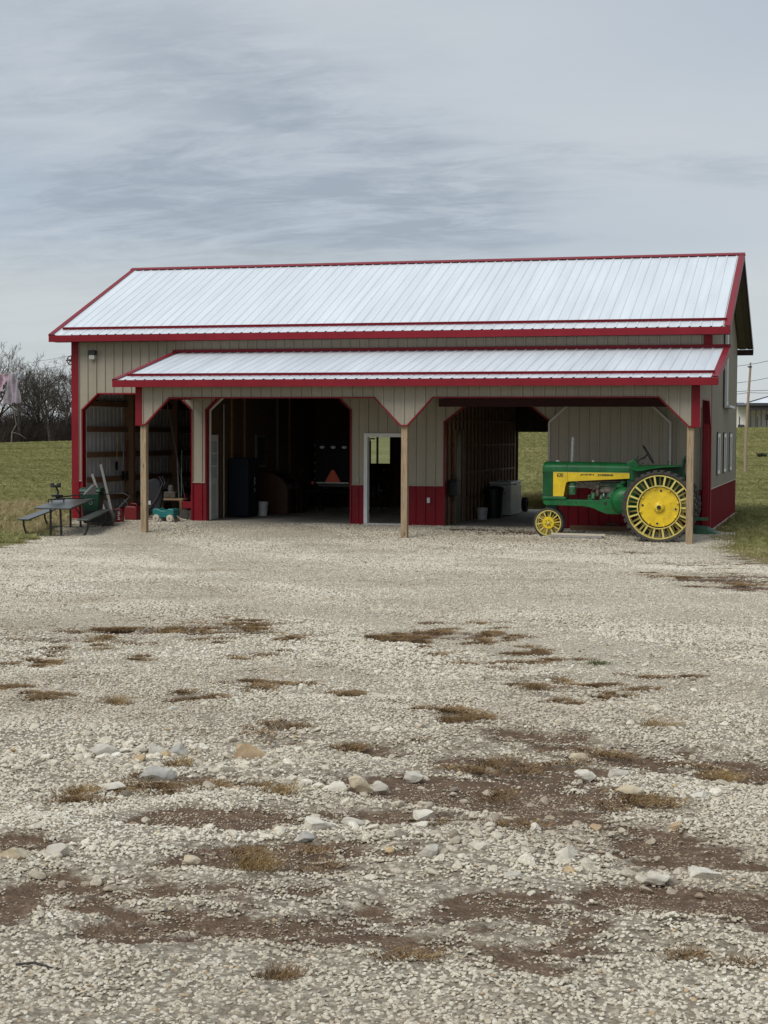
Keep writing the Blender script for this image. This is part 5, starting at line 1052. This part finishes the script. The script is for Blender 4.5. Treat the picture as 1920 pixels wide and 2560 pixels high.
k = (gravel_mask(x, y) < nr.uniform(0, .35, len(x))) & (nr.uniform(0, 1, len(x)) < np.where((y < 4) & (x > -6), .25+.9*fbm(x*.8, y*.8, 12, 2), 1)) & ~((x > -15.5) & (x < .25) & (y > -.5) & (y < 12)); x, y, d = x[k], y[k], d[k]
put('short_grass', x, y, streak(x, y)*.72+nr.uniform(-.12, .16, len(x))+.22*sstep((2-y)/6)*(x > -6), np.where(d > 62, 1.7, 1.0), short, 'short cropped green and tan grass of the fields')
n = 6200; y = nr.uniform(-.4, 9.5, n); x = nr.uniform(-22, -14.2, n); b = np.exp(-((x+17.5+.5*(y-2))/2.6)**2)*sstep((y+1.2)/2)
k = (gravel_mask(x, y) < .1) & (x < -15.5+np.where(y < 2.8, .9, 0)) & (nr.uniform(0, 1, n) < b*1.3*fbm(x, y, 4, 2)+.1); x, y = x[k], y[k]
put('tall_dry_grass', x, y, .86+nr.uniform(-.16, .14, len(x)), .42, tall, 'taller tan dry grass beyond the picnic table')
n = 1500; y = nr.uniform(12.5, 16, n); x = nr.uniform(-6.8, -3.4, n); k = nr.uniform(0, 1, n) < np.exp(-((x+5.0)/.9)**2); x, y = x[k], y[k]
put('dead_grass_heap', x, y, .80+nr.uniform(-.2, .15, len(x)), 1.1, tall, 'heap of dead grass behind the open passage')

# ================================================================ BARE TREES, BRUSH
BARK = mat('bare_bark', (.085, .073, .062), .95, var=.3, vscale=3, spec=.1); BARK2 = mat('pale_bark', (.20, .18, .155), .95, var=.3, vscale=3, spec=.1)
def tree_mesh(seed, h, spread=.55):
    rg = random.Random(seed); tr, cr = MB(), MB()
    def branch(p, d, ln, r, lev):
        pts = [p]; n = 4 if lev < 2 else 3; dd = d.copy()
        for i in range(n):
            dd = (dd+Vector((rg.gauss(0, .13), rg.gauss(0, .13), rg.gauss(.03, .09)))).normalized(); pts.append(pts[-1]+dd*ln/n)
        rs = [max(r*(1-.62*i/n), .008) for i in range(n+1)]
        (tr if lev == 0 else cr).tube(pts, rs, 7 if lev == 0 else (5 if lev < 2 else 3), False)
        if lev >= 4: return
        for _ in range((9, 6, 5, 4)[lev]):
            t = rg.uniform(.30 if lev == 0 else .2, 1.0); i = min(int(t*n), n-1); b = pts[i].lerp(pts[i+1], t*n-i); a = rg.uniform(0, 2*PI)
            sd_ = dd.cross(Vector((math.cos(a), math.sin(a), .3))).normalized(); nd = (dd*rg.uniform(.35, .8)+sd_*rg.uniform(.5, 1.0)*spread*1.6+Vector((0, 0, .25))).normalized()
            branch(b, nd, ln*rg.uniform(.42, .66)*(1.15-.35*t), max(rs[i]*.55, .010), lev+1)
    branch(Vector((0, 0, -.2)), Vector((rg.gauss(0, .05), rg.gauss(0, .05), 1)), h*.62, h*.018, 0); return tr, cr
TV = [tree_mesh(s, 9, .5+.1*(s % 3)) for s in (3, 8, 15, 21, 34)]; TMS = []
for tr, cr in TV:
    a = []
    for nm, mb in (('trunk', tr), ('crown', cr)):
        me = bpy.data.meshes.new(nm); me.from_pydata(mb.v, [], mb.f); me.materials.append(BARK); me.update(); a.append(me)
    TMS.append(a)
def at_dist(px, d): 
    l = (px-960)/FPX*d; x_ = CX+d*FH[0]+l*RH[0]; y_ = CY+d*FH[1]+l*RH[1]; return x_, y_, zg1(x_, y_)
TREES = [(-70, 180, 10.5, 'bare tree half cut off by the left edge of the picture'), (12, 178, 10.6, 'tallest bare tree behind the hanging clothes'), (48, 174, 9.6, 'bare spreading tree right of the tallest tree'), (80, 186, 8.2, 'bare tree under the clothesline wires'),
         (100, 178, 8.4, 'bare tree midway between the clothes and the barn'), (126, 172, 7.9, 'bare branchy tree below the pulley'), (146, 182, 7.6, 'bare tree second from the barn corner'), (168, 175, 7.9, 'bare tree against the barn corner'), (195, 180, 7.6, 'bare tree partly hidden by the barn corner')]
for i, (px_, d_, h_, lb) in enumerate(TREES):
    x_, y_, z_ = at_dist(px_, d_); e = empty('bare_tree', (x_, y_, z_), rnd.uniform(0, 6.28), lb, 'tree', 'bare trees along the field edge'); k = h_/9.0*1.26; e.scale = (k*1.1, k*1.1, k)
    for nm, me in zip(('trunk', 'crown'), TMS[i % 5]):
        o = bpy.data.objects.new(nm, me); COL.objects.link(o); o.parent = e
rg = random.Random(5); mb = MB()
for _ in range(8200):
    px_ = rg.uniform(-300, 330); x_, y_, z_ = at_dist(px_, rg.uniform(173, 196)); p = Vector((x_, y_, z_-.2)); h_ = rg.uniform(1.0, 4.2)*(.75+.5*float(vnoise(np.array([px_*.02]), np.array([2.])))); d_ = Vector((rg.gauss(0, .3), rg.gauss(0, .3), 1)).normalized()
    q = p+d_*h_; mb.tube([p, p.lerp(q, .5)+Vector((rg.gauss(0, .15), 0, 0)), q], [.028, .020, .008], 3, False)
    for _k in range(4):
        b = p.lerp(q, rg.uniform(.25, .95)); mb.tube([b, b+Vector((rg.gauss(0, .55), rg.gauss(0, .4), rg.uniform(.1, .9)))], [.016, .007], 3, False)
tag(mb.build('brush', mat('brush_twigs', (.062, .049, .040), .95, var=.35, vscale=.4, spec=.1), None, fixn=False), 'tangled leafless brush along the far edge of the field', 'brush', kind='stuff')
x_, y_, z_ = at_dist(28, 170.5); wt = MB().tube([(0, 0, -.1), (.1, 0, 1.2), (.55, 0, 2.0), (.3, 0, 3.6), (-.3, 0, 4.6)], [.07, .06, .05, .04, .02], 6).tube([(.1, 0, 1.2), (.9, 0, 1.0), (1.6, 0, .5)], [.04, .03, .015], 5)
e = empty('bare_sapling', (x_, y_, z_), YAW, 'pale crooked sapling below the hanging clothes', 'sapling'); wt.build('trunk', BARK2, e)

# ================================================================ RIGHT BACKGROUND: ROAD, SHED, POLE, WIRES, FENCE
rx_ = np.linspace(-200, 200, 161); ry_ = np.linspace(166.5, 171.5, 6); A, B = np.meshgrid(rx_, ry_); A = A.ravel(); B = B.ravel(); X = CX+B*FH[0]+A*RH[0]; Y = CY+B*FH[1]+A*RH[1]
k = A > 10; grid_mesh('road', X, Y, zg(X, Y)+.05, 161, 6, mat('road_gravel', (.30, .24, .20), .95, var=.2, vscale=1.5), drop=~k)
def frame_at(px_, d_): x_, y_, z_ = at_dist(px_, d_); return (x_, y_, z_)
shx, shy, shz = frame_at(1866, 181); SHZ = shz+.05
sh = empty('shed', (shx, shy, SHZ), YAW-.12, 'cream farm shed with white roof and open posted front beyond the field', 'shed')
CREAM = mat('cream_siding', (.84, .80, .70), .6, var=.05); DK = mat('shed_dark', (.035, .03, .028), .8); D2 = mat('dark_fascia', (.05, .05, .055), .6)
MB().box((-1.05, 2.0, 0), (16, 2.15, 2.75)).build('back_wall', CREAM, sh); MB().box((-1.05, 0, 0), (.0, 2.0, 2.75)).build('end_wall', CREAM, sh); MB().box((4.2, -.05, 0), (16, 2.0, 2.7)).build('front_wall', CREAM, sh)
for i in range(8): MB().box((.15+i*.58, -1.35, 0), (.26+i*.58, -1.24, 2.55)).build('post', DK, sh)
MB().box((.1, -1.42, 2.05), (4.6, -1.38, 2.55)).build('open_front_shade', DK, sh); MB().box((-.3, -1.6, 2.55), (16.5, -1.45, 2.85)).build('eave_fascia', D2, sh); MB().add([(-.2, -1.6, 2.86), (16.5, -1.6, 2.86), (16.5, 5.8, 2.86), (-.2, 5.8, 2.86), (6.2, 2.1, 4.75), (16.5, 2.1, 4.75)], [(0, 1, 5, 4), (1, 2, 5), (2, 3, 4, 5), (3, 0, 4), (0, 3, 2, 1)]).build('roof', WHITEROOF, sh)  # dark panel stands in for the shade inside the open front
MB().beam((-.25, -1.62, 2.88), (6.2, 2.1, 4.79), .12, .10).build('hip_cap', D2, sh)
MB().prism([(-1.4, 2.45), (-1.4, 2.6), (2.2, 2.95), (2.2, 2.8)], 'X', -1.5, -.2).build('lean_roof', D2, sh)
for xx in (2.2, 2.95): w_ = MB().box((xx, 1.93, 1.0), (xx+.55, 1.99, 1.65)).build('window', D2, sh); MB().box((xx+.05, 1.92, 1.05), (xx+.5, 1.928, 1.6)).build('pane', GLASS, w_)
MB().box((4.7, -.12, 0), (5.7, -.06, 2.1)).build('door', DK, sh); MB().box((-1.05, -.2, 0), (-.35, -.02, .45)).build('vent', D2, sh)
b0 = at_dist(1862, 87); UP = empty('utility_pole', b0, 0, 'weathered wooden utility pole standing in the field right of the barn', 'utility pole')
UPM = wood('pole_wood', (.26, .19, .125), (.38, .29, .20), 2, .9); pole_h = 5.75
MB().tube([(0, 0, -.3), (.02, 0, 2), (.12, 0, 4.3), (.20, 0, pole_h)], [.085, .08, .068, .058], 12).build('shaft', UPM, UP, smooth=SM)
MB().lathe([(0, .22), (.05, .2), (.035, .1), (.05, 0)], (.20, 0, pole_h), 'Z', 10).build('insulator', mat('grey_porcelain', (.22, .2, .2), .3), UP); MB().box((.06, -.08, pole_h-.05), (.28, .08, pole_h+.02)).build('cap', BLACKM, UP)
for zz in (4.95, 4.4): MB().tube([(-.05, -.05, zz), (.12, -.05, zz)], .02, 6).build('bracket', STEEL, UP)
WIREM = mat('wire', (.06, .06, .06), .5)
def wire(p, q, sag, label, r=.014, cat='wire', m=None, group=None):
    p = Vector(p); q = Vector(q); pts = []
    for i in range(17): t = i/16; v = p.lerp(q, t)-p; v.z -= sag*4*t*(1-t); pts.append(v)
    return tag(MB().tube(pts, r, 5).build('wire', m or WIREM, None, loc=p), label, cat, group)
b0 = Vector(b0); far1 = Vector(at_dist(2350, 84)); far1.z = 0; lft = Vector(at_dist(1500, 122)); lft.z = 0
for zz, zr, zl, lb in ((pole_h+.1, 10.0, 7.2, 'top wire of the utility pole'), (4.95, 9.0, 6.0, 'second wire from the top of the utility pole'), (4.45, 7.0, 5.8, 'third wire from the top of the utility pole'), (4.35, 6.4, 5.1, 'lowest wire of the utility pole')):
    wire(b0+Vector((.12, 0, zz)), (far1.x, far1.y, zr), .6, lb+', right span'); wire(b0+Vector((.12, 0, zz)), (lft.x, lft.y, zl), .3, lb+', left span behind the barn')
for px_, lb in ((1846, 'fence post beside the barn corner at the far road'), (1891, 'fence post right of the utility pole at the far road')):
    x_, y_, z_ = at_dist(px_, 163); e = empty('fence_post', (x_, y_, z_), 0, lb, 'fence post', 'fence posts along the far road'); MB().box((-.05, -.05, -.2), (.05, .05, 1.15)).build('post', DK, e); MB().box((-.06, -.06, 1.15), (.06, .06, 1.18)).build('cap', D2, e)
x_, y_, z_ = at_dist(1903, 108); rg = random.Random(9); mb = MB(); blades(mb, (0, 0, 0), 160, .25, .45, .8, .02, rg); tag(mb.build('weed_clump', mat('dark_weed', (.03, .035, .015), .9), None, loc=(x_, y_, z_), fixn=False), 'dark weed clump in the field right of the utility pole', 'weed')

# ================================================================ CLOTHESLINE
pc = Vector((-LB-.075, P+.045, 3.945)); pl = empty('clothesline_pulley', pc, 0, 'black spoked clothesline pulley on the left barn corner', 'pulley')
MB().torus((0, 0, 0), (1, 0, .0), (0, 0, 1), .105, .013, 28, 8).build('wheel', BLACKM, pl, smooth=True)
for i in range(5): a = 2*PI*i/5+.2; MB().tube([(0, 0, 0), (.1*math.cos(a), 0, .1*math.sin(a))], .010, 6).build('spoke', BLACKM, pl)
MB().tube([(-.13, 0, 0), (.10, 0, 0)], .016, 8).build('hanger', BLACKM, pl); MB().lathe([(0, -.03), (.03, -.02), (.03, .02), (0, .03)], (0, 0, 0), 'Y', 12).build('hub', BLACKM, pl)
LNM = mat('line_cord', (.35, .36, .37), .6)
pA = onY(78, 906, 3.30); pB = onY(65, 927, 3.30); dirA = Vector(pA)-(pc+Vector((0, 0, .108))); dirB = Vector(pB)-(pc+Vector((0, 0, -.108)))
endA = pc+Vector((0, 0, .108))+dirA*5.0; endB = pc+Vector((0, 0, -.108))+dirB*5.0
tag(MB().tube([(0, 0, 0), dirA*5], .0055, 5).build('clothesline', LNM, None, loc=pc+Vector((0, 0, .108))), 'upper clothesline cord running left from the pulley', 'clothesline')
tag(MB().tube([(0, 0, 0), dirB*5], .0055, 5).build('clothesline', LNM, None, loc=pc+Vector((0, 0, -.108))), 'lower clothesline cord carrying the hanging clothes', 'clothesline')
def on_line(px_):
    best = min((abs((lambda v: 960+FPX*((np.array(v)-CC)@CR)/((np.array(v)-CC)@CF))(pc+Vector((0, 0, -.108))+dirB*t)-px_), t) for t in np.arange(0, 5, .01)); return pc+Vector((0, 0, -.108))+dirB*best[1]
def garment(name, px0, px1, hgt, profile, m, label, seed, amp=.035):
    a = on_line(px0); b = on_line(px1); rg = np.random.default_rng(seed); nx_, nz_ = 26, 26; vs = []; ax_ = (b-a); nrm = Vector((ax_.y, -ax_.x, 0)).normalized()
    for j in range(nz_+1):
        t = j/nz_; l, r = np.interp(t, [p[0] for p in profile], [p[1] for p in profile]), np.interp(t, [p[0] for p in profile], [p[2] for p in profile])
        for i in range(nx_+1):
            u = l+(r-l)*i/nx_; w = amp*math.sin(u*21+seed)*min(1, t*3+.1)+amp*.7*math.sin(u*9+t*5+seed); p = ax_*u+nrm*w+Vector((0, 0, -hgt*t-.02*math.sin(u*13+seed)*t)); vs.append(p)
    k = nx_+1; fs = [(j*k+i, j*k+i+1, (j+1)*k+i+1, (j+1)*k+i) for j in range(nz_) for i in range(nx_)]
    e = empty(name, a, 0, label, 'garment', 'clothes on the line'); o = MB().add(vs, fs).build('cloth', m, e, smooth=True); sd2 = o.modifiers.new('thickness', 'SOLIDIFY'); sd2.thickness = .006
    for u in (.08, .5, .92): MB().box((ax_.x*u-.01, ax_.y*u-.012, ax_.z*u-.03), (ax_.x*u+.01, ax_.y*u+.012, ax_.z*u+.05)).build('clothespin', PLANKG, e)
LIL = mat('lilac_cloth', (.33, .285, .315), .9, var=.25, vscale=6); PINK = mat('pink_cloth', (.42, .29, .34), .9, var=.35, vscale=9); GRYC = mat('grey_cloth', (.34, .35, .38), .9, var=.2, vscale=9)
garment('dress', 12, 48, .78, [(0, 0, 1), (.25, .05, .95), (.5, .10, .92), (.62, .02, 1.0), (1, -.18, 1.05)], LIL, 'lilac grey dress hanging on the clothesline', 3)
garment('shirt', -30, 16, .45, [(0, 0, 1), (.35, -.1, 1.08), (.6, .15, .9), (1, .18, .88)], PINK, 'pink blouse at the left edge of the clothesline', 8)
garment('cloth', 36, 58, .17, [(0, 0, 1), (1, .1, .9)], GRYC, 'small pale grey cloth at the right end of the washing', 5, .02)
mk = on_line(8)
